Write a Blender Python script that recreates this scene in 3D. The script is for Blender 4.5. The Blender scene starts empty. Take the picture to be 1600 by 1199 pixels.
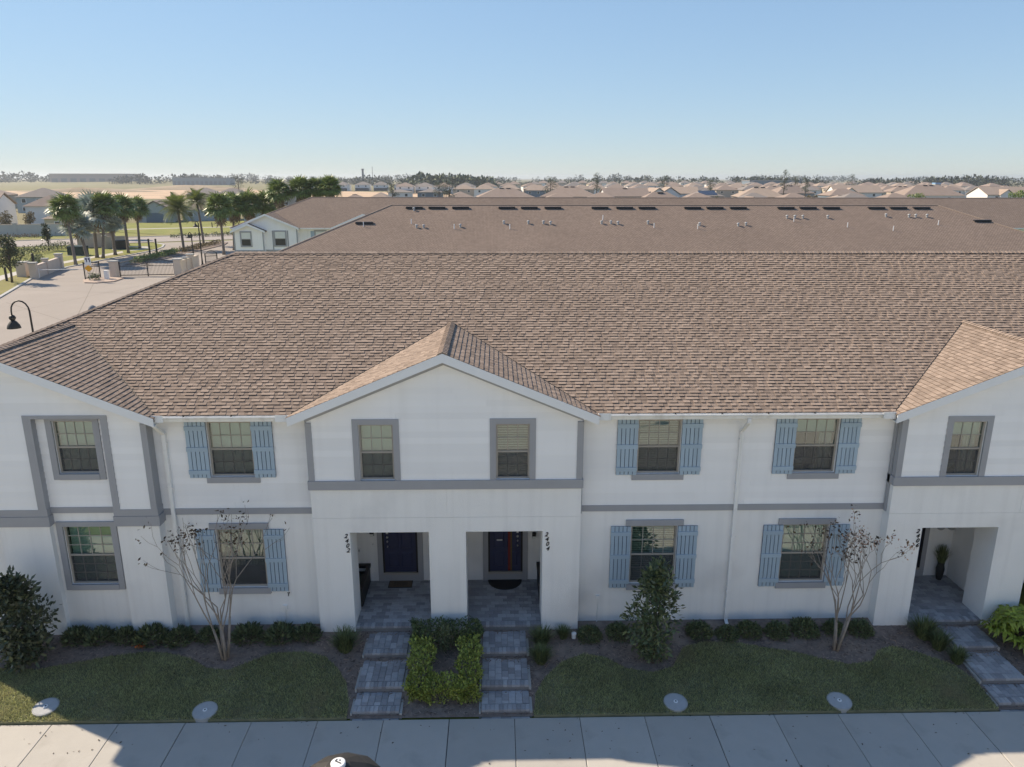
import bpy, math, random
import numpy as np
from mathutils import Vector, Matrix
S = bpy.context.scene
C = S.collection
D = bpy.data
R = math.radians

# ---------------------------------------------------------------- camera
cam = D.objects.new("camera", D.cameras.new("camera"))
C.objects.link(cam)
_rt = Vector((0.99976, -0.02185, 0.00144)); _up = Vector((0.00440, 0.26508, 0.96422)); _fw = Vector((0.02145, 0.96398, -0.26511))
cam.matrix_world = Matrix(((_rt.x, _up.x, -_fw.x, 1.2673), (_rt.y, _up.y, -_fw.y, -17.92), (_rt.z, _up.z, -_fw.z, 11.544), (0, 0, 0, 1)))
cam.data.sensor_width = 36.0
cam.data.lens = 1169.94 / 1600 * 36.0
cam.data.clip_start = 0.1
cam.data.clip_end = 20000
S.camera = cam

# ---------------------------------------------------------------- sky, sun, exposure
SUN_EL, SUN_AZ = 36.9, -63.7          # azimuth from +y (straight behind the houses) towards -x
W = D.worlds.new("World"); S.world = W; W.use_nodes = True
nt = W.node_tree
bg = nt.nodes["Background"]
sky = nt.nodes.new("ShaderNodeTexSky"); sky.sky_type = 'NISHITA'; sky.sun_disc = False
sky.sun_elevation = R(SUN_EL); sky.sun_rotation = R(SUN_AZ)
sky.air_density = 0.7; sky.dust_density = 0.0; sky.ozone_density = 4.0; sky.altitude = 0
# soft shoulder on the whole sky, 1.5 c / (1 + (c + luminance) / 4.4): the photograph's exposure holds the bright horizon
_bw = nt.nodes.new("ShaderNodeRGBToBW"); _s = nt.nodes.new("ShaderNodeVectorMath"); _s.operation = 'ADD'
_a = nt.nodes.new("ShaderNodeVectorMath"); _a.operation = 'MULTIPLY_ADD'; _a.inputs[1].default_value = (.150,)*3; _a.inputs[2].default_value = (.660,)*3
_b = nt.nodes.new("ShaderNodeVectorMath"); _b.operation = 'DIVIDE'
nt.links.new(sky.outputs[0], _bw.inputs[0]); nt.links.new(sky.outputs[0], _s.inputs[0]); nt.links.new(_bw.outputs[0], _s.inputs[1]); nt.links.new(_s.outputs[0], _a.inputs[0])
nt.links.new(sky.outputs[0], _b.inputs[0]); nt.links.new(_a.outputs[0], _b.inputs[1]); nt.links.new(_b.outputs[0], bg.inputs[0])
bg.inputs[1].default_value = 0.107
sl = D.lights.new("sun", 'SUN'); sl.energy = 3.0; sl.angle = R(0.53); sl.color = (1.0, 0.85, 0.66)
so = D.objects.new("sun", sl); C.objects.link(so)
_d = Vector((math.cos(R(SUN_EL)) * math.sin(R(SUN_AZ)), math.cos(R(SUN_EL)) * math.cos(R(SUN_AZ)), math.sin(R(SUN_EL))))
so.rotation_euler = _d.to_track_quat('Z', 'Y').to_euler()
so.location = (0, 0, 60)
S.view_settings.view_transform = 'Standard'; S.view_settings.look = 'None'
S.view_settings.gamma = 1.0; S.view_settings.use_curve_mapping = False
S.view_settings.exposure = 1.4
S.render.engine = 'CYCLES'
S.cycles.max_bounces = 8; S.cycles.diffuse_bounces = 5; S.cycles.glossy_bounces = 3; S.cycles.transparent_max_bounces = 12
S.cycles.volume_bounces = 0

# ---------------------------------------------------------------- helpers
class MB:
    """Collects faces of one mesh."""
    def __init__(s): s.v = []; s.f = []
    def add(s, vs, fs):
        n = len(s.v); s.v.extend([tuple(p) for p in vs]); s.f.extend([tuple(i + n for i in f) for f in fs]); return s
    def box(s, x0, x1, y0, y1, z0, z1):
        return s.add([(x0,y0,z0),(x1,y0,z0),(x1,y1,z0),(x0,y1,z0),(x0,y0,z1),(x1,y0,z1),(x1,y1,z1),(x0,y1,z1)],
                     [(0,3,2,1),(4,5,6,7),(0,1,5,4),(1,2,6,5),(2,3,7,6),(3,0,4,7)])
    def hexa(s, b, t):
        """b, t: four bottom and four top corners, counter-clockwise from above"""
        return s.add(list(b) + list(t), [(0,3,2,1),(4,5,6,7),(0,1,5,4),(1,2,6,5),(2,3,7,6),(3,0,4,7)])
    def prism(s, poly, off):
        """closed prism: 3D polygon and its copy moved by off"""
        n = len(poly); o = Vector(off); vs = [Vector(p) for p in poly]; vs = vs + [p + o for p in vs]
        return s.add(vs, [tuple(range(n)), tuple(range(2*n-1, n-1, -1))] + [(i, i+n, (i+1) % n + n, (i+1) % n) for i in range(n)])
    def tube(s, pts, rad, n=8, cap=True):
        pts = [Vector(p) for p in pts]
        if not hasattr(rad, '__len__'): rad = [rad] * len(pts)
        base = len(s.v); prev = None
        for i, p in enumerate(pts):
            t = (pts[min(i+1, len(pts)-1)] - pts[max(i-1, 0)]).normalized()
            if prev is None:
                a = Vector((1,0,0)) if abs(t.x) < 0.8 else Vector((0,1,0))
                u = t.cross(a).normalized()
            else:
                u = (prev - t * prev.dot(t)).normalized()
            prev = u; w = t.cross(u)
            for k in range(n):
                q = 2*math.pi*k/n
                s.v.append(tuple(p + (u*math.cos(q) + w*math.sin(q)) * rad[i]))
        for i in range(len(pts)-1):
            for k in range(n):
                a = base+i*n+k; b = base+i*n+(k+1) % n
                s.f.append((a, b, b+n, a+n))
        if cap:
            s.f.append(tuple(base+k for k in range(n-1,-1,-1))); s.f.append(tuple(base+(len(pts)-1)*n+k for k in range(n)))
        return s
    def lathe(s, prof, c=(0,0,0), n=20):
        """prof: (r, z) from bottom to top; closed with caps"""
        base = len(s.v)
        for r, z in prof:
            for k in range(n):
                q = 2*math.pi*k/n
                s.v.append((c[0]+r*math.cos(q), c[1]+r*math.sin(q), c[2]+z))
        for i in range(len(prof)-1):
            for k in range(n):
                a = base+i*n+k; b = base+i*n+(k+1) % n
                s.f.append((a, b, b+n, a+n))
        s.f.append(tuple(base+k for k in range(n-1,-1,-1))); s.f.append(tuple(base+(len(prof)-1)*n+k for k in range(n)))
        return s
    def mesh(s, name):
        m = D.meshes.new(name); m.from_pydata(s.v, [], s.f); m.update(); return m

def link(name, mesh, mat=None, parent=None, loc=(0,0,0), rz=0.0, label=None, kind=None, smooth=False):
    o = D.objects.new(name, mesh); C.objects.link(o)
    if mat is not None and not mesh.materials: mesh.materials.append(mat)
    o.location = loc; o.rotation_euler = (0, 0, rz)
    if parent is not None: o.parent = parent
    if label: o['label'] = label
    if kind: o['kind'] = kind
    if smooth: mesh.polygons.foreach_set('use_smooth', [True]*len(mesh.polygons))
    return o
def part(name, mb, mat, parent=None, **k): return link(name, mb.mesh(name), mat, parent, **k)
def tag(o, label, cat, group=None):
    o['label'] = label; o['category'] = cat
    if group: o['group'] = group
    return o
def thing(name, label, cat, loc=(0,0,0), rz=0.0, group=None):
    o = D.objects.new(name, None); C.objects.link(o); o.location = loc; o.rotation_euler = (0,0,rz); o.empty_display_size = .3
    return tag(o, label, cat, group)
def structure(name, mb, mat, **k): return part(name, mb, mat, kind='structure', **k)
def dup(root, loc, rz=0.0, label=None, group=None, scale=None):
    r = root.copy(); C.objects.link(r); r.location = loc; r.rotation_euler = (0,0,rz)
    if label: r['label'] = label
    if group: r['group'] = group
    if scale: r.scale = scale
    for ch in list(root.children):
        c = ch.copy(); C.objects.link(c); c.parent = r
        for g in list(ch.children):
            d = g.copy(); C.objects.link(d); d.parent = c
    return r
def np_mesh(name, V, F):
    """V (N,3) floats, F (M,4) or (M,3) ints"""
    V = np.asarray(V, np.float32); F = np.asarray(F, np.int32)
    m = D.meshes.new(name); k = F.shape[1]
    m.vertices.add(len(V)); m.vertices.foreach_set('co', V.ravel())
    m.loops.add(F.size); m.loops.foreach_set('vertex_index', F.ravel())
    m.polygons.add(len(F)); m.polygons.foreach_set('loop_start', np.arange(0, F.size, k, dtype=np.int32))
    m.polygons.foreach_set('loop_total', np.full(len(F), k, np.int32)); m.update(calc_edges=True); m.validate()
    return m

# ---------------------------------------------------------------- materials
def mat(name, col, rough=0.8, var=0.0, vscale=3.0, bump=0.0, bscale=40.0, spec=0.3, metal=0.0, dirt=None, island=0.0, objvar=0.0, trans=0.0, stretch=None):
    m = D.materials.new(name); m.use_nodes = True; n = m.node_tree.nodes; L = m.node_tree.links
    b = n["Principled BSDF"]; b.inputs['Roughness'].default_value = rough; b.inputs['Metallic'].default_value = metal
    b.inputs['Specular IOR Level'].default_value = spec
    base = n.new("ShaderNodeRGB"); base.outputs[0].default_value = (*col, 1); out = base.outputs[0]
    tc = n.new("ShaderNodeTexCoord"); co = tc.outputs['Object']
    if stretch:
        mp = n.new("ShaderNodeMapping"); mp.inputs['Scale'].default_value = stretch; L.new(co, mp.inputs[0]); co = mp.outputs[0]
    def mul(out, fac_socket, lo, hi):
        mr = n.new("ShaderNodeMapRange"); mr.inputs['To Min'].default_value = lo; mr.inputs['To Max'].default_value = hi
        L.new(fac_socket, mr.inputs['Value'])
        mx = n.new("ShaderNodeVectorMath"); mx.operation = 'SCALE'; L.new(out, mx.inputs[0]); L.new(mr.outputs[0], mx.inputs['Scale'])
        return mx.outputs[0]
    if var:
        t = n.new("ShaderNodeTexNoise"); t.inputs['Scale'].default_value = vscale; t.inputs['Detail'].default_value = 6
        L.new(co, t.inputs['Vector']); out = mul(out, t.outputs['Fac'], 1-1.6*var, 1+1.6*var)
    if island:
        g = n.new("ShaderNodeNewGeometry"); out = mul(out, g.outputs['Random Per Island'], 1-island, 1+island)
    if objvar:
        g = n.new("ShaderNodeObjectInfo"); out = mul(out, g.outputs['Random'], 1-objvar, 1+objvar)
    if dirt:
        t = n.new("ShaderNodeTexNoise"); t.inputs['Scale'].default_value = dirt[1]; t.inputs['Detail'].default_value = 8; L.new(co, t.inputs['Vector'])
        cr = n.new("ShaderNodeValToRGB"); cr.color_ramp.elements[0].position = dirt[2]; cr.color_ramp.elements[1].position = min(1, dirt[2]+.22)
        L.new(t.outputs['Fac'], cr.inputs[0])
        mx = n.new("ShaderNodeMix"); mx.data_type = 'RGBA'; L.new(cr.outputs[0], mx.inputs['Factor']); L.new(out, mx.inputs['A']); mx.inputs['B'].default_value = (*dirt[0], 1)
        out = mx.outputs['Result']
    L.new(out, b.inputs['Base Color'])
    if bump:
        t = n.new("ShaderNodeTexNoise"); t.inputs['Scale'].default_value = bscale; t.inputs['Detail'].default_value = 5; L.new(co, t.inputs['Vector'])
        bp = n.new("ShaderNodeBump"); bp.inputs['Strength'].default_value = bump; bp.inputs['Distance'].default_value = 0.02
        L.new(t.outputs['Fac'], bp.inputs['Height']); L.new(bp.outputs[0], b.inputs['Normal'])
    if trans:
        tr = n.new("ShaderNodeBsdfTranslucent"); L.new(out, tr.inputs['Color'])
        ms = n.new("ShaderNodeMixShader"); ms.inputs[0].default_value = trans
        L.new(b.outputs[0], ms.inputs[1]); L.new(tr.outputs[0], ms.inputs[2]); L.new(ms.outputs[0], n["Material Output"].inputs['Surface'])
    return m

M = {}
M['stucco'] = mat('stucco_white', (0.84,0.835,0.82), .9, .045, .9, .4, 60, dirt=((.66,.655,.65), .45, .56))
M['siding'] = mat('siding_white', (0.86,0.855,0.85), .7, .03, 1.0, .05, 30, objvar=.035)
M['trim'] = mat('trim_grey', (0.345,0.35,0.37), .7, .05, 2, .06, 60)
M['white'] = mat('white_paint', (.78,.79,.80), .45, .02, 2)
M['gutter'] = mat('gutter_white', (.80,.80,.79), .35, .03, 4, dirt=((.55,.54,.52), 3, .66))
M['beige'] = mat('beige_vinyl', (.36,.33,.29), .6, .03, 8)
M['shutter'] = mat('shutter_blue', (0.36,0.46,0.55), .65, .05, 4, .05, 60, objvar=.05)
M['navy'] = mat('navy_paint', (.030,.036,.085), .4, .1, 6)
M['black'] = mat('black_metal', (.018,.018,.02), .5)
M['char'] = mat('charcoal_plastic', (.028,.03,.03), .6, .1, 10)
M['steel'] = mat('brushed_steel', (.6,.6,.6), .3, metal=1)
M['shade'] = mat('pale_fabric', (0.7,0.72,0.68), .9, .05, 3)
M['curtain'] = mat('curtain_fabric', (.5,.49,.45), .95, .1, 12, stretch=(6,1,.4))
M['blind'] = mat('blind_slat_white', (.58,.56,.50), .6, objvar=.05)
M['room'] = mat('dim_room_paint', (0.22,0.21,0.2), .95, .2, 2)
M['bedding'] = mat('pale_blue_bedding', (.35,.38,.45), .9, .15, 6)
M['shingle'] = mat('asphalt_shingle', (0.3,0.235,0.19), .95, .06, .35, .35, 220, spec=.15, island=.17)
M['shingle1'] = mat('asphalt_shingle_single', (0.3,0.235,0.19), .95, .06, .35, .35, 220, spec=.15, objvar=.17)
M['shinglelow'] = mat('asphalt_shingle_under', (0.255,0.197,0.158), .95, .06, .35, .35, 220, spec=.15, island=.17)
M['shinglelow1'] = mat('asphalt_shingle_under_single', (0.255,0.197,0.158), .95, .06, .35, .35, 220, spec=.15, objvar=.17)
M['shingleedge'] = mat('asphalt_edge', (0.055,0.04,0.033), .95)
M['shinglecap'] = mat('asphalt_ridge_cap', (0.3,0.235,0.19), .95, .1, 3, .3, 200, spec=.15, island=.2)
M['paver'] = mat('grey_paver', (0.34,0.34,0.355), .9, .12, 14, .25, 70, objvar=.28)
M['sand'] = mat('joint_sand', (0.2,0.2,0.2), .95, .1, 20)
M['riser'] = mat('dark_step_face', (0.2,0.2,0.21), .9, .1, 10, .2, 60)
M['curb'] = mat('pale_concrete', (.40,.40,.39), .9, .08, 3, .15, 60)
M['walkconc'] = mat('sidewalk_concrete', (0.43,0.41,0.375), .9, .05, 2.2, .12, 90, dirt=((.34,.32,.29), 1.3, .56), objvar=.06)
M['apron'] = mat('apron_concrete', (.60,.555,.49), .9, .05, 1, .1, 60)
M['jointdark'] = mat('joint_dark', (.05,.05,.05), .95)
M['lid'] = mat('grey_lid', (0.4,0.41,0.42), .85, .1, 8, .1, 50)
M['mulch'] = mat('mulch_soil', (0.21,0.165,0.14), .98, .35, 9, .6, 40, dirt=((.30,.245,.20), 1.4, .53))
M['chip'] = mat('mulch_chip', (0.235,0.18,0.15), .95, island=.65)
M['lawn'] = mat('lawn_soil', (0.2,0.2,0.12), .98, .3, 5, .4, 40)
M['blade'] = mat('grass_blade', (0.37,0.38,0.185), .7, .28, 1.3, island=.8, spec=.2, trans=.42, dirt=((.44,.385,.23), .9, .55))
M['lawnfar'] = mat('far_lawn', (0.185,0.195,0.042), .95, .18, .22, .3, 6, dirt=((.27,.235,.09), .35, .55))
M['verge'] = mat('dry_verge', (.20,.185,.06), .95, .18, .3, .3, 6, dirt=((.25,.2,.1), .5, .55))
M['ground'] = mat('dry_ground', (.19,.165,.085), .98, .25, .01, dirt=((.11,.125,.05), .006, .5))
M['field'] = mat('olive_field', (0.2,0.18,0.085), .98, .15, .008, dirt=((.15,.15,.07), .004, .52))
M['dirt'] = mat('bare_sand', (.50,.36,.24), .98, .16, .03, dirt=((.36,.25,.16), .012, .55))
M['mound'] = mat('earth_mound', (.33,.26,.18), .98, .2, .03, dirt=((.2,.16,.1), .02, .5))
M['road'] = mat('pale_road', (0.3,0.265,0.235), .92, .05, .25, .1, 30, dirt=((.36,.315,.28), .16, .58))
M['farroad'] = mat('grey_road', (0.32,0.285,0.26), .92, .06, .2)
M['asphalt'] = mat('street_concrete', (0.6,0.55,0.48), .9, .1, 3, .2, 80)
M['tanwall'] = mat('tan_stucco', (0.56,0.475,0.4), .9, .05, 1, .2, 40)
M['whitewall'] = mat('pale_wall', (.52,.50,.47), .9, .05, .6)
M['tanpave'] = mat('tan_paving', (.42,.33,.27), .9, .08, 2)
M['greenbox'] = mat('dark_green_steel', (.022,.04,.038), .5, .08, 2)
M['yellow'] = mat('yellow_sign', (.75,.36,.02), .5)
M['signwhite'] = mat('white_sign', (.75,.75,.75), .5)
M['signblue'] = mat('navy_print', (.015,.02,.09), .5)
M['orange'] = mat('orange_flower', (.55,.14,.03), .7)
M['bark'] = mat('pale_bark', (0.3,0.255,0.215), .9, .25, 14, .5, 40, stretch=(1,1,.4))
M['barkdark'] = mat('dark_bark', (.10,.08,.065), .95, .25, 10, .5, 30)
M['palmbark'] = mat('palm_bark', (.20,.165,.14), .95, .25, 3, .6, 8, stretch=(1,1,2.5))
M['maggreen'] = mat('magnolia_leaf', (0.075,0.092,0.05), .38, island=.5, spec=.5, trans=.08)
M['magtree'] = mat('young_tree_leaf', (0.1,0.13,0.058), .4, island=.5, spec=.5, trans=.12)
M['shrub'] = mat('shrub_leaf', (0.12,0.145,0.07), .5, island=.5, trans=.1)
M['box'] = mat('boxwood_leaf', (0.13,0.155,0.07), .5, island=.5, trans=.1)
M['hedge'] = mat('yellow_green_leaf', (0.32,0.36,0.08), .45, island=.5, spec=.4, trans=.2)
M['hedgedark'] = mat('dark_hedge_leaf', (0.12,0.155,0.065), .45, island=.5, trans=.1)
M['clump'] = mat('clump_blade', (0.15,0.18,0.075), .6, island=.5, trans=.15)
M['arb'] = mat('arboricola_leaf', (0.3,0.36,0.05), .4, island=.4, spec=.4, trans=.25)
M['crapeleaf'] = mat('dry_leaf', (.085,.060,.040), .8, island=.6, trans=.1)
M['crapetan'] = mat('tan_seed_leaf', (.42,.27,.19), .8, island=.4, trans=.2)
M['frond'] = mat('palm_frond', (0.18,0.235,0.07), .45, island=.35, spec=.4, trans=.2)
M['silver'] = mat('silver_frond', (0.36,0.41,0.36), .5, island=.3, spec=.4, trans=.15)
M['date'] = mat('date_frond', (0.17,0.205,0.055), .45, island=.35, spec=.4, trans=.2)
M['skirt'] = mat('dead_frond', (.24,.18,.125), .95, island=.4)
M['oak'] = mat('oak_leaf', (0.085,0.1,0.05), .6, island=.5, trans=.15)
M['oakdry'] = mat('olive_brown_leaf', (.155,.125,.065), .7, island=.5, trans=.15)
M['pine'] = mat('pine_needle', (0.07,0.09,0.05), .7, island=.5)
M['farwood'] = mat('far_wood', (.055,.066,.045), .9, island=.5)
M['housewhite'] = mat('house_white', (0.7,0.69,0.67), .9, .03, .5)
M['housecream'] = mat('house_cream', (.52,.45,.34), .9, .03, .5)
M['housetan'] = mat('house_tan', (.42,.36,.30), .9, .03, .5)
M['housegrey'] = mat('house_grey', (.27,.29,.31), .9, .03, .5)
M['houseblue'] = mat('house_blue', (0.16,0.2,0.245), .9, .03, .5)
M['houseteal'] = mat('house_teal', (0.36,0.4,0.41), .9, .03, .5)
M['housepeach'] = mat('house_peach', (.55,.38,.27), .9, .03, .5)
M['roofbrown'] = mat('far_roof_brown', (0.27,0.21,0.175), .95, .08, .5)
M['roofgrey'] = mat('far_roof_grey', (0.22,0.195,0.18), .95, .08, .5)
M['rooftan'] = mat('far_roof_tan', (0.33,0.26,0.21), .95, .08, .5)
M['darkglass'] = mat('dark_glazing', (.03,.035,.04), .15, spec=.6)
M['solar'] = mat('solar_glass', (.035,.045,.075), .15, spec=.6)
M['screen'] = mat('screen_enclosure', (.06,.065,.075), .7)
M['warehouse'] = mat('warehouse_panel', (.36,.30,.27), .9)
M['warehouse2'] = mat('grey_roofing', (.22,.22,.23), .9)

M['roadjoint'] = mat('road_joint_fill', (.20,.175,.15), .9)
def streaks(m, col, pos, amount):
    """faint rain streaks running down a wall"""
    n = m.node_tree.nodes; L = m.node_tree.links; b = n["Principled BSDF"]; src = b.inputs['Base Color'].links[0].from_socket
    tc = n.new("ShaderNodeTexCoord"); mp = n.new("ShaderNodeMapping"); mp.inputs['Scale'].default_value = (5.5, 1, .22); L.new(tc.outputs['Object'], mp.inputs[0])
    t = n.new("ShaderNodeTexNoise"); t.inputs['Scale'].default_value = 1.0; t.inputs['Detail'].default_value = 7; L.new(mp.outputs[0], t.inputs['Vector'])
    mr = n.new("ShaderNodeMapRange"); mr.inputs['From Min'].default_value = pos; mr.inputs['From Max'].default_value = pos+.25; mr.inputs['To Max'].default_value = amount; L.new(t.outputs['Fac'], mr.inputs['Value'])
    mx = n.new("ShaderNodeMix"); mx.data_type = 'RGBA'; L.new(mr.outputs[0], mx.inputs['Factor']); L.new(src, mx.inputs['A']); mx.inputs['B'].default_value = (*col, 1); L.new(mx.outputs['Result'], b.inputs['Base Color'])
streaks(M['stucco'], (.55,.54,.53), .47, .16); streaks(M['siding'], (.62,.61,.60), .5, .13); streaks(M['gutter'], (.45,.43,.40), .5, .5)
def far_shingle(name, col):
    """far roofs: courses and tabs too small to build singly"""
    m = mat(name, col, .95, .10, .25, spec=.15); n = m.node_tree.nodes; L = m.node_tree.links; b = n["Principled BSDF"]
    src = b.inputs['Base Color'].links[0].from_socket
    tc = n.new("ShaderNodeTexCoord"); br = n.new("ShaderNodeTexBrick")
    mp = n.new("ShaderNodeMapping"); mp.inputs['Scale'].default_value = (1, 1.085, 1); L.new(tc.outputs['Object'], mp.inputs[0]); L.new(mp.outputs[0], br.inputs['Vector'])
    br.inputs['Scale'].default_value = 1.0; br.inputs['Brick Width'].default_value = .24; br.inputs['Row Height'].default_value = .145
    br.inputs['Mortar Size'].default_value = .018; br.inputs['Mortar Smooth'].default_value = .3; br.inputs['Bias'].default_value = 0
    br.inputs['Color1'].default_value = (1.15,1.15,1.15,1); br.inputs['Color2'].default_value = (.9,.9,.9,1); br.inputs['Mortar'].default_value = (.38,.38,.38,1)
    mx = n.new("ShaderNodeVectorMath"); mx.operation = 'MULTIPLY'; L.new(src, mx.inputs[0]); L.new(br.outputs['Color'], mx.inputs[1]); L.new(mx.outputs[0], b.inputs['Base Color'])
    return m
M['shingleB'] = far_shingle('asphalt_shingle_far', (.25,.193,.158))
M['shingleC'] = far_shingle('asphalt_shingle_farther', (.225,.176,.146))

def glass_mat(name, refl, tint):
    m = D.materials.new(name); m.use_nodes = True; n = m.node_tree.nodes; L = m.node_tree.links
    for x in list(n):
        if x.type != 'OUTPUT_MATERIAL': n.remove(x)
    t = n.new("ShaderNodeBsdfTransparent"); t.inputs[0].default_value = (*tint, 1)
    g = n.new("ShaderNodeBsdfGlossy"); g.inputs['Roughness'].default_value = .02
    f = n.new("ShaderNodeLayerWeight"); f.inputs[0].default_value = .25
    mr = n.new("ShaderNodeMapRange"); mr.inputs['To Min'].default_value = refl; mr.inputs['To Max'].default_value = .9; L.new(f.outputs['Fresnel'], mr.inputs['Value'])
    mx = n.new("ShaderNodeMixShader"); L.new(mr.outputs[0], mx.inputs[0]); L.new(t.outputs[0], mx.inputs[1]); L.new(g.outputs[0], mx.inputs[2])
    L.new(mx.outputs[0], n["Material Output"].inputs['Surface']); return m
M['glass'] = glass_mat('window_glass', .11, (.74,.85,.82))
def mesh_screen_mat():
    m = D.materials.new('insect_mesh'); m.use_nodes = True; n = m.node_tree.nodes; L = m.node_tree.links
    b = n["Principled BSDF"]; b.inputs['Base Color'].default_value = (.085,.088,.095,1); b.inputs['Roughness'].default_value = .9
    t = n.new("ShaderNodeBsdfTransparent"); mx = n.new("ShaderNodeMixShader"); mx.inputs[0].default_value = .36
    L.new(t.outputs[0], mx.inputs[1]); L.new(b.outputs[0], mx.inputs[2]); L.new(mx.outputs[0], n["Material Output"].inputs['Surface']); return m
M['mesh'] = mesh_screen_mat()

# ================================================================ SETTING: ground, roads, front yard
G0 = -0.63
def sheet(name, pts, z, m, kind='structure'):
    mb = MB(); mb.add([(x, y, z) for x, y in pts], [tuple(range(len(pts)))])
    return part(name, mb, m, kind=kind)
def offset_line(pts, d):
    out = []
    for i, p in enumerate(pts):
        a = Vector(pts[max(i-1,0)]); b = Vector(pts[min(i+1,len(pts)-1)]); t = (b-a).normalized()
        out.append((p[0]-t.y*d, p[1]+t.x*d))
    return out
def strip(name, line, w, z, m, h=None, kind='structure'):
    """a band of width w on the left of a polyline; with h a raised kerb"""
    o = offset_line(line, w); mb = MB()
    for i in range(len(line)-1):
        a, b, c, d = line[i], line[i+1], o[i+1], o[i]
        if h: mb.hexa([(*p, z) for p in (a,b,c,d)], [(*p, z+h) for p in (a,b,c,d)])
        else: mb.add([(*p, z) for p in (a,b,c,d)], [(0,1,2,3)])
    return part(name, mb, m, kind=kind)

g = MB(); NG = 40
xs = [ -6500 + 13000*i/NG for i in range(NG+1)]; ys = [-300 + 6600*i/NG for i in range(NG+1)]
g.add([(x, y, G0-.05) for y in ys for x in xs], [(j*(NG+1)+i, j*(NG+1)+i+1, (j+1)*(NG+1)+i+1, (j+1)*(NG+1)+i) for j in range(NG) for i in range(NG)])
structure('ground', g, M['ground'])
# the estate's own plots and lanes
sheet('lawn', [(-110,-60),(140,-60),(140,160),(-110,160)], G0-.040, M['lawnfar'])
sheet('rear_lane', [(-32,15.5),(60,15.5),(60,42.0),(-32,42.0)], G0-.012, M['road'])
# front street
sheet('street', [(-60,-12.2),(70,-12.2),(70,-6.6),(-60,-6.6)], G0-.13, M['asphalt'])
structure('kerb', MB().box(-60,70,-6.6,-6.42,G0-.2,G0-.012), M['curb'])
structure('kerb', MB().box(-60,70,-12.38,-12.2,G0-.2,G0-.012), M['curb'])
sheet('parking_apron', [(-60,-6.42),(70,-6.42),(70,-4.95),(-60,-4.95)], G0-.014, M['apron'])
sheet('parking_apron', [(-60,-23),(70,-23),(70,-12.38),(-60,-12.38)], G0-.014, M['apron'])
# side street beyond the left end of the houses (mostly behind the roof)
entry_left = [(-30,-6.6),(-36,12),(-43,36),(-50.3,60.8),(-53.3,68.9),(-55.8,75.6),(-56.8,79.4),(-58.4,88.6),(-58.1,98.7),(-57.6,104.6),(-57.3,113.3),(-58.3,119.4),(-60.2,124.7),(-64,129.5)]
entry_right = [(-17.6,-6.6),(-17.6,40),(-33.5,52),(-34.5,78),(-37,95),(-40,112),(-42,128),(-40,141)]
sheet('road', entry_left + entry_right[::-1], G0-.008, M['road'])
strip('kerb', entry_left[2:], .35, G0-.03, M['curb'], .13)
# grass and path on the left of the entry road
vl = offset_line(entry_left, .35); v2 = offset_line(entry_left, 3.3); v3 = offset_line(entry_left, 5.0); v4 = offset_line(entry_left, 30)
def band(name, a, b, z, m):
    mb = MB()
    for i in range(len(a)-1): mb.add([(*a[i],z),(*a[i+1],z),(*b[i+1],z),(*b[i],z)], [(0,1,2,3)])
    return part(name, mb, m, kind='structure')
band('grass_verge', vl[2:], v2[2:], G0+.02, M['verge'])
band('footpath', v2[2:], v3[2:], G0+.026, M['walkconc'])
band('lawn', v3[2:-1], v4[2:-1], G0+.02, M['lawnfar'])
# the main road crossing beyond the gate
sheet('road', [(-190,65),(-87,119.5),(-66,130.2),(-46,140.5),(60,196),(53,210),(-52,154.5),(-71,144.5),(-96,131.5),(-197,79)], G0+.034, M['farroad'])
strip('kerb', [(-96,131.8),(-71,144.8),(-52,154.8),(53,210.3)], .4, G0, M['curb'], .13)
sheet('grass_verge', [(-197,80),(-96,132.6),(-71,145.6),(-52,155.6),(53,211),(50,216),(-54,161),(-73,151),(-98,138),(-200,86)], G0+.036, M['verge'])
sheet('lawn', [(-73,151.2),(-54,161.2),(50,216.2),(36,240),(-100,194),(-118,180)], G0+.030, M['lawnfar'])
sheet('footpath', [(-96,163),(-40,187),(-40,189.4),(-97,165.4)], G0+.040, M['walkconc'])
# green island between the lanes, with its kerb
isl = [(-51.7,91),(-52.5,100),(-52.8,112),(-53.2,121),(-52.2,128.5),(-50.2,129.5),(-49.0,124),(-49.2,112),(-49.6,100),(-50.2,92)]
mbi = MB(); mbi.prism([(x,y,G0-.03) for x,y in isl], (0,0,.14)); structure('planting_island', mbi, M['mulch'])
# grass spit where the entry lane bends off
spit = [(-58.5,119.4),(-60.2,124.9),(-64.2,129.8),(-72,125.6),(-66.5,119),(-62,112),(-58.9,106)]
sheet('lawn', spit, G0+.046, M['lawnfar'])
sheet('footpath', [(-60.5,113),(-59.6,117),(-62,121.5),(-66,121.5),(-66,120),(-62.5,120),(-61,116.5),(-61.7,113)], G0+.052, M['walkconc'])
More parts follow.
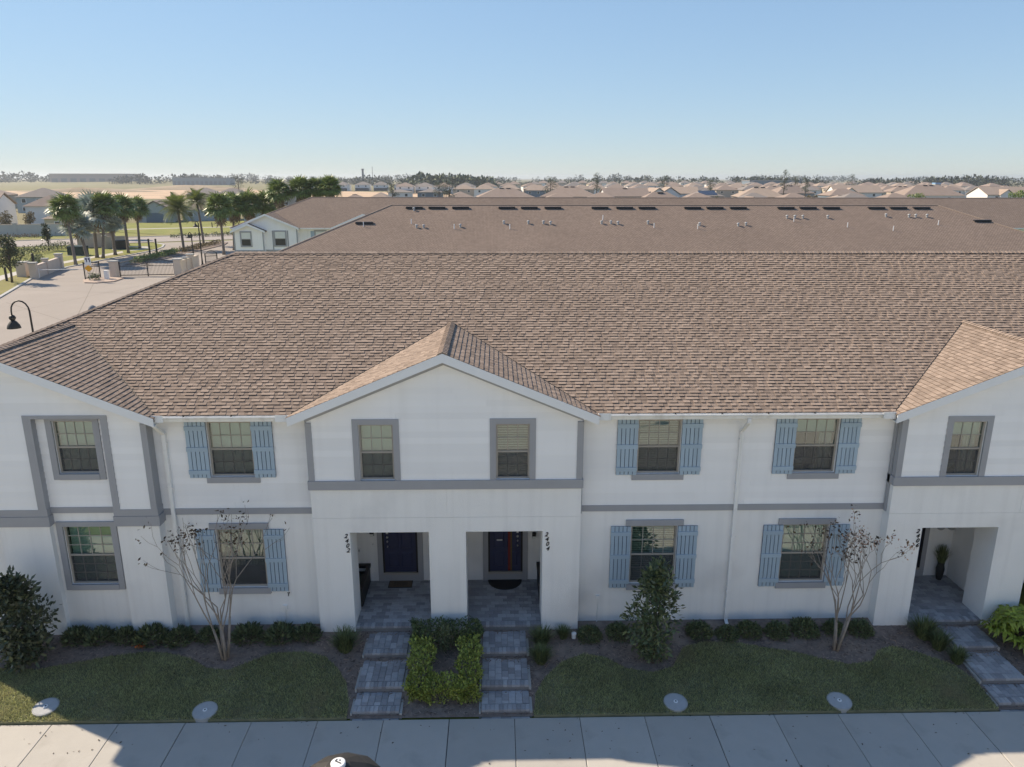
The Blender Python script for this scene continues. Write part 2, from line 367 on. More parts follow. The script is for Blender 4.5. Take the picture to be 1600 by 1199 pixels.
# bare sand, mounds and fields far off to the left
sheet('sand_flat', [(-420,455),(-300,440),(-150,430),(-30,470),(20,540),(-80,640),(-200,735),(-330,760),(-480,660)], G0+.02, M['dirt'])
sheet('field', [(-2400,640),(-700,560),(-440,640),(-300,790),(-60,800),(120,700),(300,1000),(500,1900),(-2600,1900)], G0+.01, M['field'])
def mound(name, cx, cy, rx, ry, h, m, seed, rot=0.0):
    rr = random.Random(seed); mb = MB(); n = 22; rings = 6
    for j in range(rings+1):
        t = j/rings
        for k in range(n):
            a = 2*math.pi*k/n; q = (1-t)*(1+.12*math.sin(3*a+seed)+.05*rr.uniform(-1,1))
            x, y = rx*q*math.cos(a), ry*q*math.sin(a)
            z = h*(math.sin(t*math.pi/2)**1.3)*(1+.14*rr.uniform(-1,1)) if j else -.4
            mb.v.append((cx+x*math.cos(rot)-y*math.sin(rot), cy+x*math.sin(rot)+y*math.cos(rot), G0+z))
    for j in range(rings):
        for k in range(n): a=j*n+k; b=j*n+(k+1)%n; mb.f.append((a,b,b+n,a+n))
    mb.f.append(tuple(rings*n+k for k in range(n)))
    return part(name, mb, m, kind='structure', smooth=True)
mound('earth_mound', -345, 640, 62, 18, 3.2, M['mound'], 2, .1)
mound('earth_mound', -300, 760, 70, 20, 4.4, M['mound'], 3, .0)
mound('earth_mound', -255, 700, 30, 12, 2.4, M['mound'], 5, .2)
mound('hill', -620, 1500, 420, 160, 5, M['field'], 7)
mound('hill', -1700, 1900, 700, 160, 6, M['field'], 8)

# ---- front yard: gently falling from the wall (z -0.12) to the sidewalk (z -0.61)
def yz(y): return -.15 + (y+.3)*(.46/2.82)
yd = MB(); NX = 92; NY = 12
_r = random.Random(4)
for j in range(NY+1):
    y = .05 - 3.15*j/NY
    for i in range(NX+1):
        x = -17 + 34.6*i/NX
        yd.v.append((x, y, yz(y) + (.012*_r.uniform(-1,1) if 0<j<NY else 0)))
for j in range(NY):
    for i in range(NX): a=j*(NX+1)+i; yd.f.append((a, a+NX+1, a+NX+2, a+1))
structure('planting_bed', yd, M['mulch'], smooth=True)
sheet('planting_bed', [(17.6,-3.1),(31,-3.1),(31,.05),(17.6,.05)], -.62, M['mulch'])
LAWNS = {
 'L': [(-14.5,-3.10),(-14.5,-1.55),(-12.0,-1.45),(-10.2,-1.52),(-9.5,-1.35),(-8.6,-1.12),(-7.8,-.98),(-7.2,-1.02),(-6.55,-1.22),(-6.0,-1.55),(-5.45,-1.62),(-5.0,-1.36),(-4.5,-1.08),(-3.7,-1.02),(-3.1,-1.22),(-2.72,-1.62),(-2.42,-2.1),(-2.28,-2.6),(-2.24,-3.10)],
 'R': [(2.12,-3.10),(2.2,-2.45),(2.45,-1.98),(2.9,-1.5),(3.5,-1.22),(4.0,-1.32),(4.5,-1.72),(5.15,-1.86),(5.7,-1.7),(6.1,-1.05),(6.75,-.84),(7.6,-.9),(8.3,-1.1),(9.0,-1.25),(9.6,-1.5),(10.2,-1.68),(10.8,-1.6),(11.15,-1.22),(11.6,-1.08),(12.15,-1.3),(12.85,-1.75),(13.1,-2.2),(13.15,-3.10)]}
def inside(px, py, poly):
    c = np.zeros(len(px), bool); n = len(poly)
    for i in range(n):
        x1,y1 = poly[i]; x2,y2 = poly[(i+1)%n]
        if y1 == y2: continue
        k = ((y1>py) != (y2>py)) & (px < (x2-x1)*(py-y1)/(y2-y1)+x1)
        c ^= k
    return c
LIDS = [(-9.37,-2.69),(-5.59,-2.86),(5.52,-2.80),(9.45,-2.83)]
rng = np.random.default_rng(7)
for key, poly in LAWNS.items():
    mb = MB(); mb.prism([(x,y,yz(y)-.05) for x,y in poly], (0,0,.075)); structure('lawn', mb, M['lawn'])
    x0,x1 = min(p[0] for p in poly), max(p[0] for p in poly); nb = int((x1-x0)*2.3*4200)
    bx = rng.uniform(x0,x1,nb); by = rng.uniform(-3.12,-.8,nb); ok = inside(bx,by,poly)
    for lx,ly in LIDS: ok &= (bx-lx)**2+(by-ly)**2 > .285**2
    bx,by = bx[ok],by[ok]; nb = len(bx); bz = yz(by)+.02
    patch = np.sin(bx*1.7+by*2.3)*.5+np.sin(bx*3.9-by*5.1+1)*.3
    h = rng.uniform(.035,.075,nb)*(1+.25*patch); a = rng.uniform(0,2*np.pi,nb); w = .0065
    dx,dy = np.cos(a)*w, np.sin(a)*w; lean = rng.uniform(-.9,.9,(nb,2))*h[:,None]
    V = np.stack([np.stack([bx-dx,by-dy,bz],1), np.stack([bx+dx,by+dy,bz],1), np.stack([bx+lean[:,0],by+lean[:,1],bz+h],1)],1).reshape(-1,3)
    link('grass', np_mesh('grass', V, np.arange(nb*3).reshape(-1,3)), M['blade'], kind='stuff')
# mulch chips
nc = 15000
cx = rng.uniform(-14,17,nc); cy = rng.uniform(-3.05,-.32,nc); ok = ~(inside(cx,cy,LAWNS['L'])|inside(cx,cy,LAWNS['R'])); cx,cy = cx[ok],cy[ok]; nc=len(cx); cz = yz(cy)+rng.uniform(.004,.03,nc)
a = rng.uniform(0,2*np.pi,nc); l = rng.uniform(.02,.055,nc); w = rng.uniform(.006,.014,nc); tz = rng.uniform(-.012,.012,(nc,2))
ux,uy = np.cos(a),np.sin(a)
P = lambda s,t,z: np.stack([cx+ux*l*s-uy*w*t, cy+uy*l*s+ux*w*t, cz+z],1)
V = np.stack([P(-1,-1,tz[:,0]),P(1,-1,tz[:,1]),P(1,1,tz[:,1]*.5),P(-1,1,tz[:,0]*.5)],1).reshape(-1,3)
link('mulch_chips', np_mesh('mulch_chips', V, np.arange(nc*4).reshape(-1,4)), M['chip'], kind='stuff')

# ---- sidewalk: slabs with recessed joints
sw = structure('sidewalk', MB().box(-60,70,-4.95,-3.13,G0-.2,G0-.03), M['jointdark'])
_slab = {}
edges = [1.667+1.524*(k-7) for k in range(-12, 34)]
for i in range(len(edges)-1):
    x0, x1 = edges[i]+.006, edges[i+1]-.006
    if i % 4 == 2: x0 += .006
    wkey = round(x1-x0,3)
    if wkey not in _slab:
        w2 = (x1-x0)/2; b = .012
        mb = MB(); lo = [(-w2,-.9),(w2,-.9),(w2,.91),(-w2,.91)]; hi = [(-w2+b,-.9+b),(w2-b,-.9+b),(w2-b,.91-b),(-w2+b,.91-b)]
        mb.add([(*p,-.08) for p in lo]+[(*p,-.008) for p in lo]+[(*p,0) for p in hi], [(0,1,5,4),(1,2,6,5),(2,3,7,6),(3,0,4,7),(4,5,9,8),(5,6,10,9),(6,7,11,10),(7,4,8,11),(8,9,10,11)])
        _slab[wkey] = mb.mesh('slab')
    link('slab', _slab[wkey], M['walkconc'], sw, loc=((x0+x1)/2, -4.04, G0))

# control joints sawn across the entry road
for (a, b) in (((-52.5,67),(-20,60)),((-55.5,75),(-46,73)),((-44,52),(-40,70)),((-48,58),(-28,40)),((-34,44),(-50,80))):
    d = Vector((b[0]-a[0],b[1]-a[1])).normalized(); n_ = Vector((-d.y,d.x))*.03
    sheet('road_joint', [(a[0]+n_.x,a[1]+n_.y),(a[0]-n_.x,a[1]-n_.y),(b[0]-n_.x,b[1]-n_.y),(b[0]+n_.x,b[1]+n_.y)], G0-.004, M['roadjoint'])

# ================================================================ THE TOWNHOUSE ROW IN FRONT
HW, ZE, EV, PM, RY = 3.72, 5.985, .44, .4167, 7.16      # gable half width, eave height, eave overhang, pitch, ridge depth
ZR = ZE + PM*HW; ZRM = ZE + PM*(RY+EV); YB = .31
XL, XR = -14.86, 29.6                                    # eave corners of the hip roof
A = thing('townhouse_row', 'white two-storey townhouse row with brown shingle roof and blue shutters', 'townhouses')

def wall_holes(mb, x0, x1, z0, z1, y0, y1, holes):
    """a wall slab y0..y1 with rectangular openings"""
    xs = sorted({x0, x1, *[h[0] for h in holes], *[h[1] for h in holes]}); xs = [x for x in xs if x0 <= x <= x1]
    for a, b in zip(xs, xs[1:]):
        zz = z0
        for h in sorted([h for h in holes if h[0] <= a+1e-6 and h[1] >= b-1e-6], key=lambda h: h[2]):
            if h[2] > zz: mb.box(a, b, y0, y1, zz, h[2])
            zz = h[3]
        if z1 > zz: mb.box(a, b, y0, y1, zz, z1)

_rs = random.Random(11)
def siding(parent, y, z0, z1, xr, holes, exp=.165):
    """lap siding: each board its own object; xr(z) gives the x range at height z"""
    n = max(1, round((z1-z0)/exp)); e = (z1-z0)/n
    for i in range(n):
        a, b = z0+i*e, z0+(i+1)*e
        (l0, r0), (l1, r1) = xr(a), xr(b)
        if r1-l1 < .02: l1 = r1 = (l1+r1)/2
        cuts = sorted([(h[0], h[1]) for h in holes if h[2] < (a+b)/2 < h[3]])
        segs = []; cur = None
        for c0, c1 in cuts + [(None, None)]:
            segs.append((cur, c0)); cur = c1
        for s0, s1 in segs:
            L0, L1 = (l0, l1) if s0 is None else (s0, s0)
            R0, R1 = (r0, r1) if s1 is None else (s1, s1)
            if R0-L0 < .02: continue
            pieces = [(L0, L1, R0, R1)]
            if R0-L0 > 3.4:
                j = L0 + (R0-L0)*_rs.uniform(.3,.7); 
                if L1 < j < R1: pieces = [(L0, L1, j-.0015, j-.0015), (j+.0015, j+.0015, R0, R1)]
            for p, q, r_, s_ in pieces:
                mb = MB(); t0, t1 = .024, .004
                mb.add([(p,y-t0,a),(r_,y-t0,a),(s_,y-t1,b),(q,y-t1,b),(p,y+.001,a),(r_,y+.001,a),(s_,y+.001,b),(q,y+.001,b)],
                       [(0,1,2,3),(0,4,5,1),(1,5,6,2),(3,2,6,7),(0,3,7,4)])
                part('siding_board', mb, M['siding'], parent)

def trim(parent, x0, x1, z0, z1, y, d=.035, name='trim_board', m='trim'):
    return part(name, MB().box(x0,x1,y-d,y+.004,z0,z1), M[m], parent)

def window(parent, cx, z0, z1, w, y, cols, rows, back, low_grid=True, label=None):
    """double-hung window in an opening of a wall whose face is at y"""
    x0, x1 = cx-w/2, cx+w/2; zm = z0+(z1-z0)*.49; f = .045; yf = y+.045
    mb = MB(); mb.box(x0,x0+f,yf,yf+.08,z0,z1); mb.box(x1-f,x1,yf,yf+.08,z0,z1); mb.box(x0+f,x1-f,yf,yf+.08,z1-f,z1); mb.box(x0+f,x1-f,yf-.008,yf+.08,z0,z0+f)
    W_ = part('window', mb, M['beige'], parent, label=label)
    mb = MB(); mb.box(x0+f,x1-f,yf+.004,yf+.06,zm-.022,zm+.026); part('meeting_rail', mb, M['beige'], W_)
    a0, a1 = x0+f, x1-f
    for nm, q0, q1, yy, grid in (('upper_pane', zm+.026, z1-f, yf+.03, True), ('lower_pane', z0+f, zm-.022, yf+.052, low_grid)):
        part(nm, MB().box(a0,a1,yy,yy+.006,q0,q1), M['glass'], W_)
        if grid:
            mb = MB()
            for k in range(1, cols): x = a0+(a1-a0)*k/cols; mb.box(x-.010,x+.010,yy-.012,yy-.002,q0,q1)
            for k in range(1, rows): z = q0+(q1-q0)*k/rows; mb.box(a0,a1,yy-.013,yy-.001,z-.010,z+.010)
            part('muntin_grid', mb, M['beige'], W_)
    part('insect_screen', MB().box(a0+.004,a1-.004,yf+.016,yf+.019,z0+f,zm-.022), M['mesh'], W_)
    yb = yf+.13
    if back == 'shade':
        part('roller_shade', MB().box(a0,a1,yb,yb+.01,z0+f,z1-.01), M['shade'], W_)
    elif back == 'halfshade':
        part('roller_shade', MB().box(a0,a1,yb,yb+.01,zm+(z1-zm)*.42,z1-.01), M['shade'], W_)
        mb = MB()
        for k in range(9): x = a1-.02-.036*k; mb.tube([(x,yb+.08+.012*(k%2),z0-.05),(x-.01,yb+.08+.012*(k%2),z1)], .022, 6)
        part('curtain', mb, M['curtain'], W_, smooth=True)
        mb = MB(); mb.lathe([(.02,0),(.2,.02),(.26,.09),(.22,.16),(.02,.2)], (x0+.34,yb+.5,z0+.02), 14); part('pillow', mb, M['bedding'], W_, smooth=True)
    elif back == 'blind':
        mb = MB(); n = int((z1-z0)/.066)
        for k in range(n):
            z = z0+.03+(z1-z0-.05)*k/n; mb.hexa([(a0,yb,z),(a1,yb,z),(a1,yb+.004,z),(a0,yb+.004,z)], [(a0,yb+.018,z+.036),(a1,yb+.018,z+.036),(a1,yb+.022,z+.036),(a0,yb+.022,z+.036)])
        part('blind', mb, M['blind'], W_, kind='stuff')
    elif back == 'curtain':
        mb = MB(); k = 0; x = a0
        while x < a1:
            mb.tube([(x,yb+.05+.02*(k%2),zm-.3),(x,yb+.05+.02*(k%2),z1)], .024, 6); x += .04; k += 1
        part('curtain', mb, M['curtain'], W_, smooth=True)
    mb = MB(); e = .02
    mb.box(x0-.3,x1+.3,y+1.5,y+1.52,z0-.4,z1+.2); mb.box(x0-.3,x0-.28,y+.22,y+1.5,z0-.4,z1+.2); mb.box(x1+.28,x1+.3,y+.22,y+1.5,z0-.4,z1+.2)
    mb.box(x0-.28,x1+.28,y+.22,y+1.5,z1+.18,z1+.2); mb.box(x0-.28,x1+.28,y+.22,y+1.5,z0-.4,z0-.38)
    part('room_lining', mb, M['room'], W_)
    return W_

_board = {}
def shutter(parent, x0, x1, z0, z1, y):
    """board-and-batten shutter: five boards, battens across"""
    sh = part('shutter', MB().box(x0+.004,x1-.004,y-.022,y+.002,z0+.004,z1-.004), M['navy'], parent)
    n = 5; wb = (x1-x0)/n; key = (round(wb,3), round(z1-z0,3))
    if key not in _board:
        w2, h2 = wb/2-.008, (z1-z0)/2; _board[key] = MB().box(-w2,w2,-.022,0,-h2,h2).mesh('board')
    for k in range(n): link('board', _board[key], M['shutter'], sh, loc=(x0+wb*(k+.5), y-.021, (z0+z1)/2))
    H = z1-z0
    for fz in (.085, .515, .93):
        kb = ('b', round(x1-x0,3), round(H,2))
        if kb not in _board: _board[kb] = MB().box(-(x1-x0)/2-.003,(x1-x0)/2+.003,-.020,0,-.055,.055).mesh('batten')
        c = z0+H*{.085:.105,.515:.515,.93:.885}[fz]
        link('batten', _board[kb], M['shutter'], sh, loc=((x0+x1)/2, y-.0432, c))

def main_windows(c, back2, back1, low1=True, rows1=3):
    """one bay on the plain wall: upper and lower shuttered window; returns the openings"""
    window(A, c, 4.2, 5.66, 1.10, 0, 4, 2, back2)
    trim(A, c-.67, c+.67, 4.03, 4.19, 0, .05, 'window_sill')
    shutter(A, c-1.085, c-.555, 4.18, 5.68, -.02); shutter(A, c+.555, c+1.085, 4.18, 5.68, -.02)
    window(A, c, 1.04, 2.72, 1.22, 0, 4, rows1, back1, low1)
    trim(A, c-.76, c+.76, 2.74, 2.90, 0, .05, 'window_header'); trim(A, c-.68, c+.68, .86, 1.03, 0, .06, 'window_sill')
    shutter(A, c-1.15, c-.62, .92, 2.72, -.004); shutter(A, c+.62, c+1.15, .92, 2.72, -.004)
    return [(c-.55,c+.55,4.2,5.66)], [(c-.61,c+.61,1.04,2.72)]

def main_wall(x0, x1, bays):
    up, lo = [], []
    for b in bays:
        u, l = main_windows(*b); up += u; lo += l
    mb = MB(); wall_holes(mb, x0, x1, -.9, 3.16, 0, .2, lo); part('wall', mb, M['stucco'], A)
    mb = MB(); wall_holes(mb, x0, x1, 3.16, 5.95, .002, .2, up); part('wall', mb, M['siding'], A)
    trim(A, x0, x1, 3.16, 3.33, 0, .04, 'band_board')
    trim(A, x0, x1, 5.70, 5.83, 0, .045, 'frieze_board')
    siding(A, 0, 3.33, 5.70, lambda z: (x0, x1), up)
    # eave: soffit, fascia, gutter with brackets and end pieces
    part('soffit', MB().box(x0,x1,-EV+.02,0,5.83,5.86), M['white'], A)
    part('fascia', MB().box(x0,x1,-EV-.0,-EV+.02,5.80,5.955), M['white'], A)

def gutter(x0, x1):
    y0 = -EV-.004; mb = MB(); prof = [(0,-.125),(-.075,-.125),(-.095,-.07),(-.125,-.03),(-.125,0),(-.108,0),(-.108,-.02),(-.08,-.06),(-.065,-.112),(-.006,-.112),(-.006,.0),(0,.0)]
    n = len(prof); zt = ZE-.025
    mb.add([(x, y0+p, zt+q) for x in (x0,x1) for p, q in prof], [(i, (i+1)%n, (i+1)%n+n, i+n) for i in range(n)] + [tuple(range(n-1,-1,-1)), tuple(range(n,2*n))])
    g_ = part('gutter', mb, M['gutter'], A)
    for x, s in ((x0,1),(x1,-1)):
        part('splash_guard', MB().box(min(x,x+s*.30),max(x,x+s*.30),y0-.135,y0-.126,zt-.13,zt+.045), M['gutter'], g_)
        part('gutter_end', MB().box(x-.006-.004*s,x+.006-.004*s,y0-.13,y0,zt-.128,zt+.02), M['gutter'], g_)
    x = x0+.75
    while x < x1-.5:
        part('gutter_bracket', MB().box(x-.015,x+.015,y0-.118,y0,zt-.012,zt-.004), M['char'], g_); x += 1.15
def downspout(x, ytop=-.06):
    mb = MB(); w = .045
    mb.box(x-w,x+w,-EV-.10,-EV-.02,5.72,5.84)
    mb.hexa([(x-w,-.10,5.35),(x+w,-.10,5.35),(x+w,-.02,5.35),(x-w,-.02,5.35)], [(x-w,-EV-.10,5.72),(x+w,-EV-.10,5.72),(x+w,-EV-.02,5.72),(x-w,-EV-.02,5.72)])
    mb.box(x-w,x+w,-.10,-.02,-.05,5.35); mb.hexa([(x-w,-.3,-.17),(x+w,-.3,-.17),(x+w,-.24,-.11),(x-w,-.24,-.11)],[(x-w,-.10,-.05),(x+w,-.10,-.05),(x+w,-.03,-.05),(x-w,-.03,-.05)])
    d_ = part('downspout', mb, M['gutter'], A)
    for z in (.8, 2.4, 3.9, 5.1): part('strap', MB().box(x-w-.02,x+w+.02,-.104,-.045,z,z+.03), M['gutter'], d_)

main_wall(-7.34, -3.43, [(-5.42, 'shade', 'curtain', False, 2)])
main_wall(3.43, 11.45, [(5.42, 'blind', 'blind', True, 2), (9.46, 'halfshade', 'shade', True, 3)])
main_wall(18.31, 22.2, [(20.30, 'shade', 'shade', True, 3)])
gutter(-7.06, -3.78); gutter(3.78, 11.1); gutter(18.66, 21.9)
downspout(-7.03); downspout(7.50)

# ---- gabled fronts
def rake(c, y):
    """rake fascia, frieze and soffit along the two slopes of a gable whose wall face is at y"""
    yf = -EV-.22
    for s in (-1, 1):
        e = Vector((c+s*(HW+.06), 0, ZE-PM*.06)); t = Vector((c, 0, ZR)); dn = Vector((0,0,-.235))
        def P(v, yy, dz=0): return (v.x, yy, v.z+dz)
        mb = MB(); mb.prism([P(e,yf,-.0),P(t,yf,-.0),P(t,yf,-.225),P(e,yf,-.225)], (0,.03,0)); part('rake_fascia', mb, M['white'], A)
        mb = MB(); mb.prism([P(e,yf+.032,-.19),P(t,yf+.032,-.19),P(t,yf+.032,-.215),P(e,yf+.032,-.215)], (0,y-yf-.034,0)); part('soffit', mb, M['white'], A)
        e2 = Vector((c+s*3.44, 0, ZR-PM*3.44))
        mb = MB(); mb.prism([P(e2,y-.04,-.217),P(t,y-.04,-.217),P(t,y-.04,-.355),P(e2,y-.04,-.355)], (0,.045,0)); part('frieze_board', mb, M['trim'], A)
def gable_range(c, half):
    def f(z):
        h = min(half, max(0, (ZR-.25-z)/PM)); return (c-h, c+h)
    return f

DIG = {}
def digit_mesh(ch):
    if ch not in DIG:
        cu = D.curves.new('digit', 'FONT'); cu.body = ch; cu.size = .165; cu.shear = .28; cu.extrude = .008; cu.offset = .002; cu.align_x = 'CENTER'; cu.align_y = 'CENTER'
        o = D.objects.new('digit_source', cu); DIG[ch] = D.meshes.new_from_object(o); DIG[ch].materials.clear(); DIG[ch].materials.append(M['black'])
        D.objects.remove(o); D.curves.remove(cu)
    return DIG[ch]
def house_number(txt, x):
    hn = D.objects.new('house_number', None); C.objects.link(hn); hn.parent = A; hn.location = (x, -YB-.010, 2.45); hn.empty_display_size = .1
    hn['label'] = 'black slanted numerals ' + txt
    for i, ch in enumerate(txt):
        o = link('digit', digit_mesh(ch), None, hn, loc=(.012*i-.01, 0, .20-.135*i)); o.rotation_euler = (R(90), R(4), 0)

def front_door(c, x0, x1, side, extra=False, label=None):
    """panelled navy door with grey surround on the porch back wall at y=2.05; side = lock side"""
    y = 2.05
    d = part('front_door', MB().box(x0,x1,y-.03,y+.02,.30,2.42), M['navy'], A, label=label)
    w = x1-x0
    for (u0,u1,v0,v1) in ((.12,.46,.08,.30),(.54,.88,.08,.30),(.12,.46,.36,.66),(.54,.88,.36,.66),(.12,.46,.74,.94),(.54,.88,.74,.94)):
        a,b,e,f_ = x0+w*u0, x0+w*u1, .30+2.12*v0, .30+2.12*v1
        mb = MB(); t=.03
        mb.add([(a,y-.031,e),(b,y-.031,e),(b,y-.031,f_),(a,y-.031,f_),(a+t,y-.05,e+t),(b-t,y-.05,e+t),(b-t,y-.05,f_-t),(a+t,y-.05,f_-t)], [(0,1,5,4),(1,2,6,5),(2,3,7,6),(3,0,4,7),(4,5,6,7)])
        part('door_panel', mb, M['navy'], d)
    for nm, q0, q1 in (('door_frame', x0-.05, x0), ('door_frame', x1, x1+.05)): part(nm, MB().box(q0,q1,y-.07,y+.02,.24,2.47), M['black'], A)
    xk = x0+.10 if side < 0 else x1-.10
    for z, r_, h in ((1.62,.035,.07),(1.44,.03,0),(1.30,.022,0),(1.14,.02,0)):
        mb = MB()
        if h: mb.box(xk-.03,xk+.03,y-.075,y-.031,z-h,z+h)
        else: mb.tube([(xk,y-.031,z),(xk,y-.08,z)], r_, 10)
        part('lock_plate' if h else 'knob', mb, M['steel'], d)
    if extra:
        mb = MB(); mb.box(x0+w*.58,x0+w*.66,y-.058,y-.053,.32,2.41); part('ribbon', mb, mat('red_ribbon', (.16,.025,.02), .8), d)
        mb = MB(); mb.box(x0+w*.67,x0+w*.71,y-.058,y-.053,.32,2.41); part('ribbon', mb, mat('brown_ribbon', (.12,.085,.03), .8), d)
        part('letter_plate', MB().box(x0+w*.22,x0+w*.40,y-.062,y-.05,1.30,1.34), M['steel'], d)
    tw = .15
    trim(A, x0-.05-tw, x0-.05, 0, 2.62, y, .05, 'door_trim'); trim(A, x1+.05, x1+.05+tw, 0, 2.62, y, .05, 'door_trim'); trim(A, x0-.05, x1+.05, 2.47, 2.62, y, .05, 'door_trim')
    trim(A, x0-.05, x1+.05, .0, .24, y, .05, 'door_trim')
    part('threshold', MB().box(x0-.05,x1+.05,y-.10,y+.02,.24,.30), M['beige'], A)

def porch_bump(c, numbers, backs, doors):
    y = -YB
    wins = [(c-2.14,c-1.285,4.2,5.67),(c+1.26,c+2.105,4.2,5.67)]
    ops = [(c-2.50,c-.48,0,2.745),(c+.47,c+2.455,0,2.745)]
    # lower storey: three piers and the deep header
    mb = MB()
    for a,b in ((c-3.43,c-2.50),(c-.48,c+.47),(c+2.455,c+3.43)): mb.box(a,b,y,.55,-.9,2.745)
    mb.box(c-3.43,c+3.43,y,.55,2.745,3.15)
    part('wall', mb, M['stucco'], A)
    mb = MB(); mb.box(c-3.43,c-.004,y,.2,3.158,3.95); mb.box(c+.004,c+3.43,y,.2,3.158,3.95); mb.box(c-3.42,c+3.42,y+.012,.2,3.15,3.158); mb.box(c-.004,c+.004,y+.012,.2,3.158,3.95); part('wall', mb, M['stucco'], A)
    trim(A, c-3.45, c+3.45, 3.95, 4.19, y, .06, 'band_board'); part('band_board', MB().box(c-3.47,c-3.43,y-.055,0,3.96,4.18), M['trim'], A)
    part('band_board', MB().box(c+3.43,c+3.47,y-.055,0,3.96,4.18), M['trim'], A)
    # upper storey
    mb = MB(); wall_holes(mb, c-3.41, c+3.41, 4.19, 5.75, y+.002, y+.2, wins); mb.prism([(c-3.41,y+.002,5.75),(c+3.41,y+.002,5.75),(c,y+.002,ZR-.24)], (0,.2,0))
    mb.box(c-3.41,c-3.2,y+.2,.0,3.95,5.75); mb.box(c+3.2,c+3.41,y+.2,.0,3.95,5.75)
    part('wall', mb, M['siding'], A)
    siding(A, y, 4.19, ZR-.27, gable_range(c, 3.29), [(w[0]-.15,w[1]+.15,4.19,5.815) for w in wins])
    for s in (-1,1):
        part('corner_board', MB().box(min(c+s*3.29,c+s*3.44),max(c+s*3.29,c+s*3.44),y-.04,y+.004,4.19,5.72), M['trim'], A)
        part('corner_board', MB().box(min(c+s*3.41,c+s*3.445),max(c+s*3.41,c+s*3.445),y+.004,y+.12,4.19,5.80), M['trim'], A)
        part('corner_board', MB().box(min(c+s*3.43,c+s*3.47),max(c+s*3.43,c+s*3.47),-.16,-.045,3.16 if s<0 else 3.16,5.83), M['trim'], A)
        part('siding_return', MB().box(min(c+s*3.40,c+s*3.425),max(c+s*3.40,c+s*3.425),y+.12,-.16,4.19,5.83), M['siding'], A)
    for w, bk in zip(wins, backs):
        window(A, (w[0]+w[1])/2, w[2], w[3], w[1]-w[0], y, 3, 2, bk)
        trim(A, w[0]-.15, w[0], 4.19, 5.815, y, .04); trim(A, w[1], w[1]+.15, 4.19, 5.815, y, .04); trim(A, w[0], w[1], 5.67, 5.815, y, .04)
    rake(c, y)
    # porch: paved floor, back wall, side walls, ceiling
    mb = MB(); mb.box(c-3.2,c+3.2,2.05,2.2,-.3,2.95); mb.box(c-3.3,c-3.2,.55,2.2,-.3,2.95); mb.box(c+3.2,c+3.3,.55,2.2,-.3,2.95); mb.box(c-.05,c+.05,.55,2.05,-.3,2.95)
    part('porch_wall', mb, M['stucco'], A); part('porch_ceiling', MB().box(c-3.2,c+3.2,.55,2.05,2.82,2.95), M['white'], A)
    for t, x in zip(numbers, (c-2.60,c+2.56)): house_number(t, x)
    for dr in doors: front_door(c, *dr)

porch_bump(0, ('2402','2404'), ('shade','blind'), [(-2.02,-1.10,-1,False,'navy panelled front door of 2402'), (1.07,1.98,1,True,'navy panelled front door of 2404 with a red stripe')])
porch_bump(14.88, ('2406',), ('halfshade','blind'), [(14.88-2.02+.10,14.88-1.10+.10,-1,False,'dark front door of 2406'), (14.88+1.07,14.88+1.98,1,False,'dark front door next to 2406')])

# porch floors and walkways: every paver a piece
_pv = {}
def pv_mesh(lx, ly, h=.06):
    k = (lx, ly)
    if k not in _pv:
        b = .006; x, y = lx/2-.003, ly/2-.003; mb = MB()
        lo = [(-x,-y),(x,-y),(x,y),(-x,y)]; hi = [(-x+b,-y+b),(x-b,-y+b),(x-b,y-b),(-x+b,y-b)]
        mb.add([(*p,-h) for p in lo]+[(*p,-.006) for p in lo]+[(*p,0) for p in hi], [(0,1,5,4),(1,2,6,5),(2,3,7,6),(3,0,4,7),(4,5,9,8),(5,6,10,9),(6,7,11,10),(7,4,8,11),(8,9,10,11)])
        _pv[k] = mb.mesh('paver')
    return _pv[k]
_rp = random.Random(3)
def pave(parent, x0, x1, y0, y1, z, along='y', nosing=True):
    """running bond from y0 (front) to y1 (back), with a course of pavers set across the front edge"""
    if nosing:
        n = round((x1-x0)/.1); w = (x1-x0)/n
        for i in range(n): link('paver', pv_mesh(round(w,4), .2), M['paver'], parent, loc=(x0+w*(i+.5), y0+.1-.012, z+_rp.uniform(-.001,.003)))
        y0 += .2
    if along == 'y':
        n = max(1, round((x1-x0)/.155)); w = (x1-x0)/n
        for i in range(n):
            L = .232; y = y0 - (L/2 if i % 2 else 0)
            while y < y1-.01:
                a, b = max(y, y0), min(y+L, y1)
                if b-a > .02: link('paver', pv_mesh(round(w,4), round(b-a,3)), M['paver'], parent, loc=(x0+w*(i+.5), (a+b)/2, z+_rp.uniform(-.002,.002)))
                y += L
    else:
        n = max(1, round((y1-y0)/.155)); w = (y1-y0)/n
        for i in range(n):
            L = .232; x = x0 - (L/2 if i % 2 else 0)
            while x < x1-.01:
                a, b = max(x, x0), min(x+L, x1)
                if b-a > .02: link('paver', pv_mesh(round(b-a,3), round(w,4)), M['paver'], parent, loc=((a+b)/2, y0+w*(i+.5), z+_rp.uniform(-.002,.002)))
                x += L
for c, sides in ((0, (-1, 1)), (14.88, (-1,))):
    for s in sides:
        x0, x1 = (c-3.2, c-.05) if s < 0 else (c+.05, c+3.2)
        f0, f1 = (c-2.50, c-.48) if s < 0 else (c+.47, c+2.455)
        fl = structure('porch_floor', MB().box(x0,x1,.552,2.049,-.4,-.05).box(f0+.002,f1-.002,-.305,.552,-.4,-.05), M['sand'])
        pave(fl, f0+.002, f1-.002, -.305, .552, 0, 'x'); pave(fl, x0, x1, .552, 2.049, 0, 'x', False)
